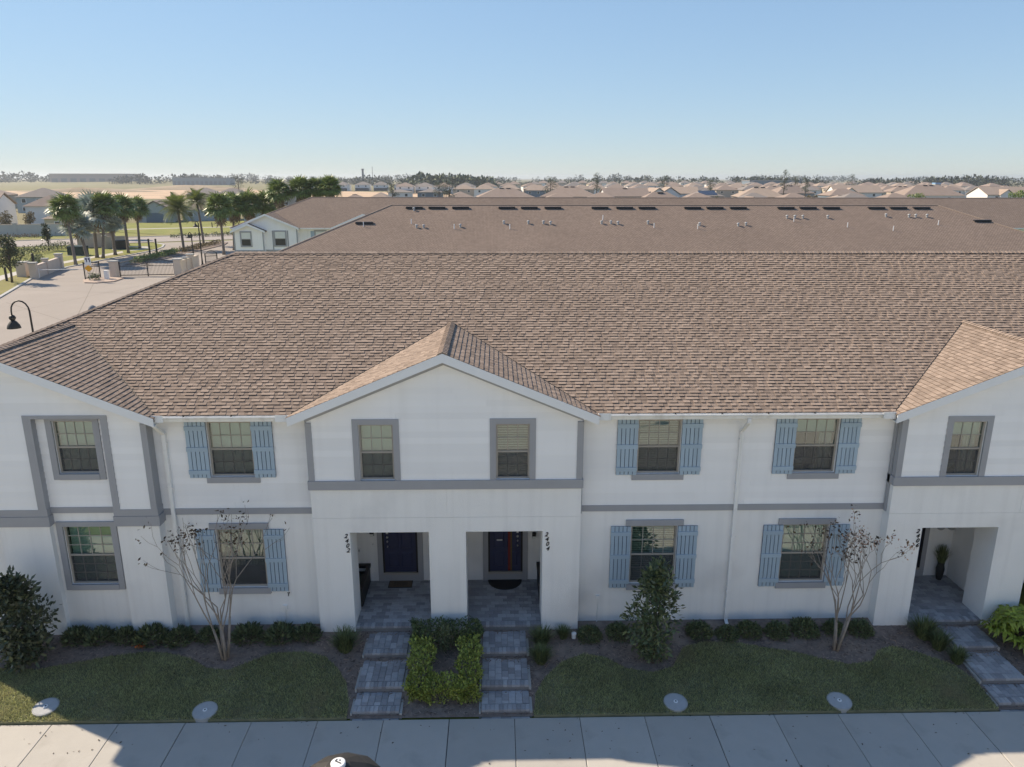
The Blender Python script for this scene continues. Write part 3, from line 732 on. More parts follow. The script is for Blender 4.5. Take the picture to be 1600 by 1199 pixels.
def walkway(x0, x1):
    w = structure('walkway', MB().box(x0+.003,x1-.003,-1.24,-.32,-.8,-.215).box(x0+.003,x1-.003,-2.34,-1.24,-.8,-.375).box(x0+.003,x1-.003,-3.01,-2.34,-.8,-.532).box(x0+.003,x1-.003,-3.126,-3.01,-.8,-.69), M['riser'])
    pave(w, x0, x1, -1.25, -.32, -.158); pave(w, x0, x1, -2.35, -1.25, -.316); pave(w, x0, x1, -3.02, -2.35, -.474); pave(w, x0, x1, -3.125, -3.02, -.632, 'x', False)
    for s, x in ((-1, x0), (1, x1)):
        mb = MB()
        for a, b, z in ((-1.25,-.33,-.19),(-2.35,-1.252,-.35),(-3.02,-2.352,-.51),(-3.12,-3.022,-.66)):
            q0, q1 = sorted((x+s*.004, x+s*.055)); mb.hexa([(q0,a,-.9),(q1,a,-.9),(q1,b,-.9),(q0,b,-.9)], [(q0,a,z-.02),(q1+.01*s,a,z-.03),(q1,b,z),(q0,b,z)])
        part('edging', mb, M['curb'], w)
walkway(-2.12, -1.03); walkway(.89, 2.03); walkway(13.2, 14.28)

# ---- the end unit on the left: window bay set back between two broad piers
def end_bump(c):
    y = -YB; yr = y+.16; s_ = 1
    b0, b1 = c+.66, c+2.37                    # the recessed bay right of the middle
    w2 = (c+1.06, c+2.06, 4.36, 5.76); w1 = (c+.90, c+2.12, 1.26, 2.92)
    mb = MB(); wall_holes(mb, b0, b1, -.9, 3.3, yr, yr+.2, [w1]); part('wall', mb, M['stucco'], A)
    mb = MB(); wall_holes(mb, b0, b1, 3.3, 5.86, yr, yr+.2, [w2]); part('wall', mb, M['siding'], A)
    siding(A, yr, 3.46, 5.86, lambda z: (b0+.0, b1-.0), [(w2[0]-.15,w2[1]+.15,4.2,5.88)])
    mb = MB(); mb.box(c-.60,b0,y,.2,-.9,3.0); mb.box(b1,c+3.42,y,.2,-.9,3.0); part('wall', mb, M['stucco'], A)
    mb = MB(); mb.box(c-3.42,c-2.3,y,.2,-.9,3.0); mb.box(c-2.3,c-.60,yr,.2,-.9,3.0); part('wall', mb, M['stucco'], A)
    for a,b in ((c-.60,b0),(b1,c+3.42)):
        part('band_board', MB().box(a-.05,b+.05,y-.05,yr if b<c+3 else .0,3.0,3.27), M['trim'], A); part('band_board', MB().box(a-.03,b+.03,y-.035,yr if b<c+3 else 0,3.275,3.46), M['trim'], A)
    trim(A, b0+.002, b1-.002, 3.30, 3.46, yr, .04, 'band_board')
    mb = MB(); mb.box(c-3.41,b0,y+.002,y+.2,3.0,5.86); mb.box(b1,c+3.41,y+.002,y+.2,3.0,5.86); mb.prism([(c-3.41,y+.002,5.86),(c+3.41,y+.002,5.86),(c+.15,y+.002,ZR-.24),(c-.15,y+.002,ZR-.24)], (0,.2,0))
    mb.box(c+3.2,c+3.41,y+.2,.0,3.0,5.75); mb.box(c-3.41,c-3.2,y+.2,.0,3.0,5.75); part('wall', mb, M['siding'], A)
    siding(A, y, 3.46, ZR-.27, gable_range(c, 3.29), [(b0-.18,b1+.14,3.4,5.95)])
    # frame round the bay
    part('bay_frame', MB().box(b0-.18,b0+.02,y-.04,yr,3.46,5.95), M['trim'], A); part('bay_frame', MB().box(b1-.02,b1+.14,y-.04,yr,3.46,5.95), M['trim'], A)
    part('bay_frame', MB().box(b0+.02,b1-.02,y-.04,yr,5.86,5.95), M['trim'], A)
    window(A, (w2[0]+w2[1])/2, w2[2], w2[3], w2[1]-w2[0], yr, 4, 2, 'shade'); window(A, (w1[0]+w1[1])/2, w1[2], w1[3], w1[1]-w1[0], yr, 4, 3, 'shade')
    t = .15
    for w in (w2, w1):
        if w is w1: t = .15
        trim(A, w[0]-t, w[0], w[2]-t, w[3]+t-.02, yr, .045); trim(A, w[1], w[1]+t, w[2]-t, w[3]+t-.02, yr, .045); trim(A, w[0], w[1], w[3], w[3]+t-.02, yr, .045); trim(A, w[0], w[1], w[2]-t, w[2], yr, .06)
    part('corner_board', MB().box(c+3.29,c+3.44,y-.04,y+.004,3.46,5.72), M['trim'], A); part('corner_board', MB().box(c+3.41,c+3.445,y+.004,-.05,3.46,5.80), M['trim'], A)
    part('corner_board', MB().box(c-3.44,c-3.29,y-.04,y+.004,3.46,5.72), M['trim'], A)
    rake(c, y)
end_bump(-10.74)
def plain_end(c):
    y = -YB
    mb = MB(); mb.box(c-3.42,c+3.42,y,.2,-.9,5.86); mb.prism([(c-3.41,y+.002,5.86),(c+3.41,y+.002,5.86),(c,y+.002,ZR-.24)], (0,.2,0)); part('wall', mb, M['stucco'], A)
    window(A, c, 4.3, 5.7, 1.1, y-.2, 4, 2, 'shade'); rake(c, y)
plain_end(25.62)
# ends and back of the row
mb = MB(); mb.box(-14.16,-14.0,.2,14.0,-.9,5.95); mb.box(29.0,29.16,.2,14.0,-.9,5.95); mb.box(-14.16,29.16,13.9,14.1,-.9,5.95); mb.box(-14.0,29.0,2.9,3.0,-.9,5.95)
part('wall', mb, M['stucco'], A)

# ---- the roof: decks, then shingles laid course by course
deck = MB(); th = .10
YBK = RY+(RY+EV); RX0, RX1 = XL+(RY+EV), XR-(RY+EV)
GAB = (-10.74, 0, 14.88, 25.62); YF = -EV-.20
_z0 = ZE+PM*EV                          # height of the main slope over the wall line
deck.prism([(XL+EV,0,_z0),(XR-EV,0,_z0),(RX1,RY,ZRM),(RX0,RY,ZRM)], (0,0,-th))
for a, b in ((-10.74+HW, -HW), (HW, 14.88-HW), (14.88+HW, 25.62-HW)):   # the eaves run only between the gables
    deck.prism([(a,-EV,ZE),(b,-EV,ZE),(b+EV,-.0,_z0),(a-EV,-.0,_z0)], (0,0,-th))
deck.prism([(XR,YBK,ZE),(XL,YBK,ZE),(RX0,RY,ZRM),(RX1,RY,ZRM)], (0,0,-th))
deck.prism([(XL,YBK,ZE),(XL,-EV,ZE),(RX0,RY,ZRM)], (0,0,-th)); deck.prism([(XR,-EV,ZE),(XR,YBK,ZE),(RX1,RY,ZRM)], (0,0,-th))
for c in GAB:
    for s in (-1, 1):
        pl = [(c,YF,ZR),(c+s*(HW+.06),YF,ZE-PM*.06),(c+s*(HW+.06),-EV,ZE-PM*.06),(c,-EV+HW,ZR)]
        deck.prism(pl if s < 0 else pl[::-1], (0,0,-th))
roof = part('roof', deck, M['shinglecap'], A)

def clip(poly, cl):
    """convex clip in the plane"""
    out = poly
    for i in range(len(cl)):
        a, b = cl[i], cl[(i+1) % len(cl)]; ex, ey = b[0]-a[0], b[1]-a[1]; res = []
        for j in range(len(out)):
            p, q = out[j], out[(j+1) % len(out)]
            dp = ex*(p[1]-a[1])-ey*(p[0]-a[0]); dq = ex*(q[1]-a[1])-ey*(q[0]-a[0])
            if dp >= 0: res.append(p)
            if (dp >= 0) != (dq >= 0):
                t = dp/(dp-dq); res.append((p[0]+(q[0]-p[0])*t, p[1]+(q[1]-p[1])*t))
        out = res
        if len(out) < 3: return []
    return out
EXPO = .128
_tabs = {}; N_SINGLE = [0]
def tab_mats(me, idx, names):
    for n in names: me.materials.append(M[n])
    me.polygons.foreach_set('material_index', idx); return me
def lay(name, O, U, V, N, region, single=None, seed=1, t=(.010,.023), lift=0.0, skip=None):
    """courses of laminated shingle tabs on a plane; region: convex polygon in (u, v), counter-clockwise"""
    rr = random.Random(seed); mb = MB(); mi = []; O, U, V, N = map(Vector, (O, U, V, N)); O = O + N*lift
    u0 = min(p[0] for p in region); u1 = max(p[0] for p in region); v0 = min(p[1] for p in region); v1 = max(p[1] for p in region)
    row = 0; v = v0
    while v < v1-.01:
        u = u0 - rr.uniform(0,.3); hi = rr.random() < .5
        while u < u1:
            w = rr.choice((.10,.13,.16,.20)) if hi else rr.choice((.06,.09,.12,.16)); th_ = t[1]*rr.uniform(.85,1.1) if hi else t[0]*rr.uniform(.7,1.3)
            ln = EXPO+.012
            if skip and skip(u, u+w, v): pass
            elif single and N_SINGLE[0] < 300 and single(row, u, u+w):
                k = (round(w,2), hi)
                if k not in _tabs:
                    m_ = MB(); T = t[1] if hi else t[0]
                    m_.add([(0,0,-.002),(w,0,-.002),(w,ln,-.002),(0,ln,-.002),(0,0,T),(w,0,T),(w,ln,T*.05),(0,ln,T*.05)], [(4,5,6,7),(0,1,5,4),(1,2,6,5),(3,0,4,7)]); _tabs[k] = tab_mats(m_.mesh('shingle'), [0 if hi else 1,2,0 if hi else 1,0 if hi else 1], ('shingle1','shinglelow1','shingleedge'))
                o = link('shingle', _tabs[k], None, roof); o.matrix_local = Matrix(((U.x,V.x,N.x,0),(U.y,V.y,N.y,0),(U.z,V.z,N.z,0),(0,0,0,1))); o.location = O+U*u+V*v
                N_SINGLE[0] += 1
            else:
                pg = clip([(u,v),(u+w,v),(u+w,v+ln),(u,v+ln)], region)
                if pg:
                    n = len(pg); b = len(mb.v)
                    for p in pg:
                        q = O+U*p[0]+V*p[1]; mb.v.append(tuple(q - N*.002))
                    for p in pg:
                        q = O+U*p[0]+V*p[1]; mb.v.append(tuple(q + N*(th_*max(.05, 1-(p[1]-v)/ln))))
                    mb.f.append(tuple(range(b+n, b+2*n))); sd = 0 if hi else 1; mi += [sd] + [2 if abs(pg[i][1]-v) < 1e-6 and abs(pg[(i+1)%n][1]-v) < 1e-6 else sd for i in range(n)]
                    for i in range(n): mb.f.append((b+i, b+(i+1)%n, b+(i+1)%n+n, b+i+n))
            u += w; hi = not hi if rr.random() < .8 else hi
        v += EXPO; row += 1
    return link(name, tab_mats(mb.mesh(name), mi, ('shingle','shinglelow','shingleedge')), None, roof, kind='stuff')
cs = 1/math.sqrt(1+PM*PM); sn = PM*cs; SL = (RY+EV)/cs
def under_gable(a, b, v):        # hidden below the gable roofs
    h = HW-v*cs-.30; return any(a > c-h and b < c+h for c in GAB) or (v < .47 and any(abs((a+b)/2-c) < HW-v*cs-.06 for c in GAB)) or (v < .47 and (b < GAB[0] or a > GAB[-1]))
def near_front(row, a, b): return row < 7 and ((-7.0 < a and b < -3.85) or (3.85 < a and b < 11.0))
lay('shingle_courses', (0,-EV-.03,ZE-PM*.03), (1,0,0), (0,cs,sn), (0,-sn,cs), [(XL,0),(XR,0),(RX1,SL+.02),(RX0,SL+.02)], near_front, 5, skip=under_gable)
lay('shingle_courses', (0,YBK,ZE), (-1,0,0), (0,-cs,sn), (0,sn,cs), [(-XR,0),(-XL,0),(-RX0,SL),(-RX1,SL)], None, 6, (.02,.03)) if False else None
for k, c in enumerate(GAB):
    for s in (-1, 1):
        # eave line runs along y; u grows towards the back (left slope: -u)
        U = (0,-1,0) if s < 0 else (0,1,0); V = (-s*cs,0,sn); N = (s*sn,0,cs); L = (HW+.08)/cs
        O = (c+s*(HW+.08), 0, ZE-PM*.08)
        f, bk, bt = YF-.02, -EV+.12, -EV+HW+.12
        reg = [(f,0),(bk,0),(bt,L),(f,L)] if s > 0 else [(-bk,0),(-f,0),(-f,L),(-bt,L)]
        lay('shingle_courses', O, U, V, N, reg, None, 20+k*2+s, (.0155,.0165))
def caps(name, p, q, sl, sr, step=.145, w=.14, t=.022):
    """overlapping cap pieces along a ridge or hip from p to q; sl, sr: unit downslope vectors to the left and right"""
    p, q = Vector(p), Vector(q); d = q-p; L = d.length; d.normalize(); sl, sr = Vector(sl), Vector(sr); mb = MB(); n = int(L/step); up = Vector((0,0,1))
    for i in range(n):
        a = p+d*(i*step); b = a+d*(step*1.25); A_ = a+up*(t+.022); B_ = b+up*.026
        vs = [A_, A_+sl*w, B_+sl*w, B_, A_+sr*w, B_+sr*w]; vs += [x-up*.03 for x in (vs[0],vs[1],vs[4])]
        mb.add(vs, [(0,1,2,3),(0,3,5,4),(0,6,7,1),(0,4,8,6)])
    return part(name, mb, M['shinglecap'], roof, kind='stuff')
caps('ridge_caps', (RX0,RY,ZRM), (RX1,RY,ZRM), (0,cs,-sn), (0,-cs,-sn))
hl = Vector((-1,0,-PM)).normalized()
caps('hip_caps', (XL,-EV,ZE), (RX0,RY,ZRM), hl, (0,-cs,-sn)); caps('hip_caps', (XL,YBK,ZE), (RX0,RY,ZRM), (0,cs,-sn), hl)
caps('hip_caps', (XR,-EV,ZE), (RX1,RY,ZRM), (0,-cs,-sn), (cs,0,-sn))
for c in GAB: caps('ridge_caps', (c,YF-.02,ZR), (c,-EV+HW+.05,ZR), (-cs,0,-sn), (cs,0,-sn), w=.13)
# valley flashing: dark metal showing as a thin line on the left sides
for c in GAB[:3]:
    for s in (-1,1):
        mb = MB(); a = Vector((c+s*HW,-EV,ZE)); b = Vector((c,-EV+HW,ZR)); mb.tube([a+Vector((0,0,.014)), b+Vector((0,0,.014))], .013, 5)
        part('valley_flashing', mb, M['char'], roof)

# ================================================================ THE TWO ROWS BEHIND
def hip_row(name, label, x0, x1, y0, depth_half, m, ze=ZE):
    """townhouse row: hipped roof, walls, soffit; x0..x1 and y0 are the eave lines; returns its Empty"""
    t = thing(name, label, 'townhouses', (x0, y0, 0)); w, d = x1-x0, 2*depth_half; zr = ze+PM*depth_half
    mb = MB(); th = (0,0,-.1); h = depth_half
    mb.prism([(0,0,ze),(w,0,ze),(w-h,h,zr),(h,h,zr)], th); mb.prism([(w,d,ze),(0,d,ze),(h,h,zr),(w-h,h,zr)], th)
    mb.prism([(0,d,ze),(0,0,ze),(h,h,zr)], th); mb.prism([(w,0,ze),(w,d,ze),(w-h,h,zr)], th)
    r = part('roof', mb, m, t)
    mb = MB(); mb.box(.45,w-.45,.45,.6,-.9,ze-.06); mb.box(.45,w-.45,d-.6,d-.45,-.9,ze-.06); mb.box(.45,.6,.6,d-.6,-.9,ze-.06); mb.box(w-.6,w-.45,.6,d-.6,-.9,ze-.06)
    part('wall', mb, M['stucco'], t)
    part('soffit', MB().box(.06,w-.06,.06,d-.06,ze-.17,ze-.12), M['white'], t)
    mb = MB(); mb.box(0,w,-.12,-.005,ze-.14,ze-.01); part('gutter', mb, M['gutter'], t)
    mb = MB()
    for (p,q) in (((h,h,zr),(w-h,h,zr)),((0,0,ze),(h,h,zr)),((w,0,ze),(w-h,h,zr))): mb.tube([(p[0],p[1],p[2]+.02),(q[0],q[1],q[2]+.02)], .05, 5)
    part('ridge_cap', mb, M['shinglecap'], r)
    return t, r
Bq, Broof = hip_row('townhouse_row', 'second brown hipped roof with black ridge vents behind the front row', -16.41, 49.81, 42.59, 8.41, M['shingleB'], ZE-PM*.81)
def rz_B(x, y): return ZE+PM*(y-43.4)
def seat(x, y): return (x+16.41, y-42.59, rz_B(x, y))
def vent_mesh():
    mb = MB(); w, d = .74, .16       # low slant-back attic vent, dark hood open to the front
    mb.prism([(-w,-d,-.03),(-w,d,.10),(-w,d,.16),(-w,-d,.14)], (2*w,0,0)); return mb.mesh('attic_vent')
_vm = vent_mesh()
for x, y in [(-5.9,50.5),(-3.9,50.5),(-1.8,50.5),(-9.9,47.7),(2.3,50.5),(4.3,50.5),(6.4,50.5),(10.6,50.5),(12.8,50.5),(14.8,50.5),(18.9,50.5),(20.9,50.5),(23.0,50.5),(27.3,50.5),(29.3,50.5),(31.4,50.5),(35.5,50.5),(37.5,50.5),(39.6,50.5),(43.8,48.1)]:
    link('attic_vent', _vm, M['black'], Broof, loc=seat(x, y-.1))
_pm = MB().tube([(0,0,-.1),(0,0,.40)], .035, 8).mesh('vent_pipe')
_hm = MB().tube([(0,0,-.1),(0,0,.17)], .08, 8).lathe([(.11,.16),(.13,.2),(.09,.26),(.02,.28)], n=10).mesh('exhaust_hood')
for i, (x, y) in enumerate([(-5.9,50.0),(-5.4,46.9),(-4.8,46.9),(-2.2,46.7),(-1.7,47.0),(-9.9,47.1),(-5.9,47.6),(2.0,47.6),(2.5,46.7),(4.1,47.6),(5.4,47.6),(6.0,47.5),(10.4,47.6),(11.2,47.6),(11.8,47.5),(10.6,48.3),(14.4,47.6),(14.8,46.9),(18.8,47.3),(18.5,46.7),(22.1,47.2),(22.8,47.3),(26.8,48.6),(27.5,48.6),(28.2,48.6),(27.2,48.0),(30.4,48.6),(31.5,47.0),(35.7,48.9),(37.7,48.8),(38.3,48.8),(39.3,48.8),(35.2,46.4),(39.6,47.4)]):
    if i in (3,5,6,8,15,17,19,25,27,32,33): link('vent_pipe', _pm, M['white'], Broof, loc=seat(x, y))
    else: link('exhaust_hood', _hm, M['lid'], Broof, loc=seat(x, y))

Cq, Croof = hip_row('townhouse_row', 'farthest row, plain brown roof with a white gabled end near the skirted palms', -28.9, 105.0, 69.6, 7.6, M['shingleC'])
def simple_window(parent, x, z, w, h, y):
    mb = MB(); t = .16; mb.box(x-w/2-t,x-w/2,y-.06,y,z-t,z+h+t); mb.box(x+w/2,x+w/2+t,y-.06,y,z-t,z+h+t); mb.box(x-w/2,x+w/2,y-.06,y,z+h,z+h+t); mb.box(x-w/2,x+w/2,y-.06,y,z-t,z)
    f = part('window', mb, M['trim'], parent)
    part('upper_pane', MB().box(x-w/2,x+w/2,y-.03,y-.01,z+h/2+.03,z+h), M['shade'], f); part('lower_pane', MB().box(x-w/2,x+w/2,y-.03,y-.01,z,z+h/2-.03), M['darkglass'], f)
    part('meeting_rail', MB().box(x-w/2,x+w/2,y-.045,y-.005,z+h/2-.03,z+h/2+.03), M['beige'], f)
def C_gable(c, half, yf, ze, zf=0.0, drop=0.0):
    """gabled front on the far row; local coordinates of its Empty"""
    zr = ze+PM*half; mb = MB(); hw = half-.25
    mb.box(c-hw,c+hw,yf,.5,-.9,ze-.08); mb.prism([(c-hw,yf,ze-.08),(c+hw,yf,ze-.08),(c,yf,zr-.16)], (0,.3,0)); part('wall', mb, M['siding'], Cq)
    mb = MB()
    for s in (-1,1):
        pl = [(c,yf-.3,zr),(c+s*half,yf-.3,ze),(c+s*half,.3,ze),(c,half+.3,zr)]; mb.prism(pl if s<0 else pl[::-1], (0,0,-.1))
    part('roof', mb, M['shingleC'], Cq)
    mb = MB()
    for s in (-1,1): mb.prism([(c+s*half,yf-.34,ze+.02),(c,yf-.34,zr+.02),(c,yf-.34,zr-.22),(c+s*half,yf-.34,ze-.22)], (0,.03,0))
    part('rake_fascia', mb, M['white'], Cq)
    mb = MB(); mb.box(c-hw,c-hw+.14,yf-.03,yf,3.4,ze-.1); mb.box(c+hw-.14,c+hw,yf-.03,yf,3.4,ze-.1); mb.box(c-hw,c+hw,yf-.05,yf,3.3,3.55); part('trim_board', mb, M['trim'], Cq)
C_gable(4.15, 3.74, -.2, ZE); C_gable(2.25, 1.95, -.75, ZE-.30)
simple_window(Cq, 1.95, 4.05, 1.0, 1.45, -.75); simple_window(Cq, 5.65, 4.05, 1.15, 1.5, -.2)
mb = MB(); mb.box(4.75,4.88,-.24,-.2,3.45,5.7); mb.box(6.45,6.58,-.24,-.2,3.45,5.7); part('bay_frame', mb, M['trim'], Cq)
simple_window(Cq, 10.1, 4.1, 1.1, 1.45, .45)
for q in (-1,1): part('shutter', MB().box(10.1+q*.85-.27,10.1+q*.85+.27,.40,.45,4.05,5.6), M['shutter'], Cq)
C_gable(15.2, 3.74, -.2, ZE); simple_window(Cq, 13.6, 4.05, 1.0, 1.45, -.2); simple_window(Cq, 16.8, 4.05, 1.0, 1.45, -.2)
for cx in (30.1, 45.0, 59.9, 74.8): C_gable(cx, 3.74, -.2, ZE)

# the row across the street, behind the camera: it is what the front windows mirror
O_ = thing('townhouse_row', 'white townhouse row on the opposite side of the street', 'townhouses', (0,-27,0))
mb = MB(); mb.box(-44,50,-.2,0,-.9,5.9); mb.box(-44,-43.8,-13,-.2,-.9,5.9); mb.box(49.8,50,-13,-.2,-.9,5.9); mb.box(-44,50,-13.2,-13,-.9,5.9); part('wall', mb, M['housewhite'], O_)
mb = MB(); mb.prism([(-44.6,.5,5.95),(-36,-6.6,9.1),(42,-6.6,9.1),(50.6,.5,5.95)], (0,0,-.1)); mb.prism([(-44.6,-13.7,5.95),(50.6,-13.7,5.95),(42,-6.6,9.1),(-36,-6.6,9.1)], (0,0,-.1)); mb.prism([(-44.6,-13.7,5.95),(-36,-6.6,9.1),(-44.6,.5,5.95)], (0,0,-.1)); mb.prism([(50.6,-13.7,5.95),(50.6,.5,5.95),(42,-6.6,9.1)], (0,0,-.1)); part('roof', mb, M['roofbrown'], O_)
for k in range(17):
    x = -41+5.45*k
    for z in (1.0, 4.2):
        f = part('window', MB().box(x-.75,x+.75,0,.05,z-.1,z+1.6), M['trim'], O_); part('pane', MB().box(x-.6,x+.6,.05,.06,z,z+1.5), M['darkglass'], f)

# ================================================================ FRONT YARD: plants and small things
def leaf_quads(rg, P, size, asp=.45, up=.3, nrm=None, curl=.25):
    """leaf-shaped quads at points P (N,3), random directions biased upwards / outwards"""
    n = len(P); d = rg.normal(size=(n,3)); 
    if nrm is not None: d = d*.7+nrm
    d[:,2] += up; d /= np.linalg.norm(d,axis=1,keepdims=True)+1e-9
    r = rg.normal(size=(n,3)); s = np.cross(d,r); s /= np.linalg.norm(s,axis=1,keepdims=True)+1e-9; k = np.cross(s,d)
    L = (size*rg.uniform(.6,1.25,n))[:,None]; w = L*asp*.5
    a = P; b = P+d*L*.5+s*w+k*L*curl*.3; c = P+d*L; e = P+d*L*.5-s*w+k*L*curl*.3
    return np.stack([a,b,c,e],1).reshape(-1,3)
def quads(V): return np.arange(len(V)).reshape(-1,4)
def ball(rg, n, c, r, hollow=.55):
    d = rg.normal(size=(n,3)); d /= np.linalg.norm(d,axis=1,keepdims=True); q = (hollow+(1-hollow)*rg.random(n)**.6)[:,None]
    return np.array(c)+d*q*np.array(r), d
def foliage(name, rg, blobs, per, size, m, parent, asp=.45, up=.2, hollow=.5, curl=.25):
    """blobs: (centre, radii); leaves spread through each"""
    Vs = []
    for c, r in blobs:
        P, d = ball(rg, per, c, r, hollow); Vs.append(leaf_quads(rg, P, size, asp, up, d, curl))
    V = np.concatenate(Vs); return link(name, np_mesh(name, V, quads(V)), m, parent, kind='stuff')
def grow(rg, mb, p, d, L, r, depth, tips, spread=.5, upb=.15, n=(2,3), shrink=.72):
    """recursive branch"""
    p = Vector(p); d = Vector(d).normalized(); mid = p+d*L*.5+Vector(rg.normal(size=3))*L*.05; q = p+d*L
    mb.tube([p, mid, q], [r, r*.88, r*.72], 6 if r > .012 else 4, cap=False)
    if depth == 0: tips.append((q, d)); return
    for _ in range(int(rg.integers(n[0], n[1]+1))):
        e = d+Vector(rg.normal(size=3))*spread; e.z += upb; grow(rg, mb, q, e, L*shrink*rg.uniform(.8,1.2), r*.66, depth-1, tips, spread, upb, n, shrink)

def crape(loc, label, seed, H, lean, tan_leaves):
    rg = np.random.default_rng(seed); t = thing('crape_myrtle', label, 'tree', loc)
    mb = MB(); tips = []; 
    for k in range(4):
        a = k*1.55+.5; b = Vector((math.cos(a)*.05, math.sin(a)*.05, -.05)); d = Vector((math.cos(a)*.15+lean, math.sin(a)*.13, 1)).normalized()
        q = b+d*H*rg.uniform(.17,.30); mb.tube([b, (b+q)*.5+Vector((rg.normal()*.015,rg.normal()*.015,.02)), q], [.040,.034,.028], 7)
        for s in range(3 if k % 2 else 2):
            e = Vector((math.cos(a+s*1.6-1.2)*.31+lean*.9, math.sin(a+s*1.6-1.2)*.28, .95)); grow(rg, mb, q, e, H*rg.uniform(.19,.27), .017, 3, tips, .30, .16, (2,2), .74)
    part('trunk', mb, M['bark'], t, smooth=True)
    pts = []; 
    for q, d in tips:
        if rg.random() < .7: pts += [np.array(q)+rg.normal(size=3)*.09 for _ in range(int(rg.integers(2,8)))]
    V = leaf_quads(rg, np.array(pts), .095, .55, -.2); link('leaf_clusters', np_mesh('leaf_clusters', V, quads(V)), M['crapeleaf'], t, kind='stuff')
    if tan_leaves:
        pts = []; 
        hi = sorted(tips, key=lambda s: -(s[0].x+.5*s[0].z))[:34]
        for q, d in hi: pts += [np.array(q)+rg.normal(size=3)*.06 for _ in range(9)]
        V = leaf_quads(rg, np.array(pts), .06, .6, .1); link('seed_heads', np_mesh('seed_heads', V, quads(V)), M['crapetan'], t, kind='stuff')
    return t
crape((-5.66,-1.22,yz(-1.22)), 'bare multi-stemmed crape myrtle with a few dark leaves left of the 2402 walkway', 21, 4.5, -.01, False)
crape((10.07,-1.15,yz(-1.15)), 'bare multi-stemmed crape myrtle with tan seed heads right of the round shrubs', 24, 4.0, .07, True)

def young_tree(loc, label, seed, H, blobs, m, size, per, trunk_h=.5):
    rg = np.random.default_rng(seed); t = thing('broadleaf_tree', label, 'tree', loc)
    mb = MB(); tips = []; mb.tube([(0,0,-.05),(.02,0,H*.3),(0,.02,H*.62),(.01,0,H*.9)], [.045,.036,.024,.01], 8)
    for k in range(14):
        z = H*rg.uniform(.22,.8); a = rg.uniform(0,6.28); r = .55*(1-.5*z/H); mb.tube([(0,0,z),(math.cos(a)*r*.5,math.sin(a)*r*.5,z+.12),(math.cos(a)*r,math.sin(a)*r,z+.28)], [.015,.011,.006], 5)
    part('trunk', mb, M['barkdark'], t, smooth=True); foliage('foliage', rg, blobs, per, size, m, t, .42, .25, .25)
    return t
_rg = np.random.default_rng(5)
def column_blobs(H, R0, prof, n, seed):
    rg = np.random.default_rng(seed); out = []
    for i in range(n):
        z = H*rg.uniform(.10,.97); q = np.interp(z/H, [p[0] for p in prof], [p[1] for p in prof])*R0; a = rg.uniform(0,6.28); rr = q*rg.uniform(.25,.8)
        b = q*rg.uniform(.28,.45)+.06; out.append(((rr*math.cos(a), rr*math.sin(a), z), (b,b,b*1.1)))
    return out
young_tree((5.23,-1.50,yz(-1.5)), 'slim dark green young tree in front of the lower window beside 2404', 31, 2.75, column_blobs(2.72,.80,[(0,.25),(.2,.75),(.45,1),(.7,.75),(.9,.55),(1,.35)],52,3), M['magtree'], .15, 52)
young_tree((-10.55,-1.3,yz(-1.3)), 'broad dark magnolia with glossy leaves at the left edge of the yard', 33, 2.35, column_blobs(2.4,.72,[(0,.3),(.12,.6),(.25,1),(.5,.95),(.75,.72),(.9,.5),(1,.4)],72,4), M['maggreen'], .17, 50)

def shrub_mesh(seed, R_, n, size, spiky):
    rg = np.random.default_rng(seed); d = rg.normal(size=(n,3)); d[:,2] = np.abs(d[:,2]); d /= np.linalg.norm(d,axis=1,keepdims=True)
    lump = 1+.10*np.sin(5*d[:,0]+seed)*np.cos(4*d[:,1])+.06*rg.normal(size=n); q = (.55+.45*rg.random(n)**.5)*lump
    P = d*q[:,None]*np.array((R_,R_,R_*.92))
    V = leaf_quads(rg, P, size, .32 if spiky else .5, .9 if spiky else .35, d*(1.2 if spiky else .8)); return np_mesh('foliage', V, quads(V))
_sm = [shrub_mesh(40+i, .30, 1500, .062, False) for i in range(3)]
for i, (x, y, s, lb) in enumerate([(3.70,-.62,1.05,'round clipped shrub nearest the 2404 porch pier'),(4.49,-.55,1.1,'round clipped shrub below the left shutter of the 2404 window'),
    (6.66,-.54,1.15,'round clipped shrub just right of the slim young tree'),(7.39,-.62,1.0,'round clipped shrub left of the right-hand downspout foot'),(7.99,-.52,1.1,'round clipped shrub just right of the downspout foot'),
    (8.73,-.58,1.1,'round clipped shrub below the left shutter of the right lower window'),(9.50,-.50,1.2,'round clipped shrub left of the crape myrtle with tan heads'),(10.3,-.50,.95,'half-hidden shrub behind the crape myrtle with tan heads'),(11.0,-.52,1.1,'last shrub of the wall row before the 2406 porch pier')]):
    t = thing('round_shrub', lb, 'shrub', (x, y, yz(y)), i*1.3, 'clipped shrubs along the right-hand wall'); t.scale = (s,s,s*rng.uniform(.9,1.05)); link('foliage', _sm[i%3], M['box'], t, kind='stuff')
    part('stem', MB().tube([(0,0,-.1),(0,0,.2)], .02, 6), M['barkdark'], t)
_sk = [shrub_mesh(50+i, .30, 700, .13, True) for i in range(3)]
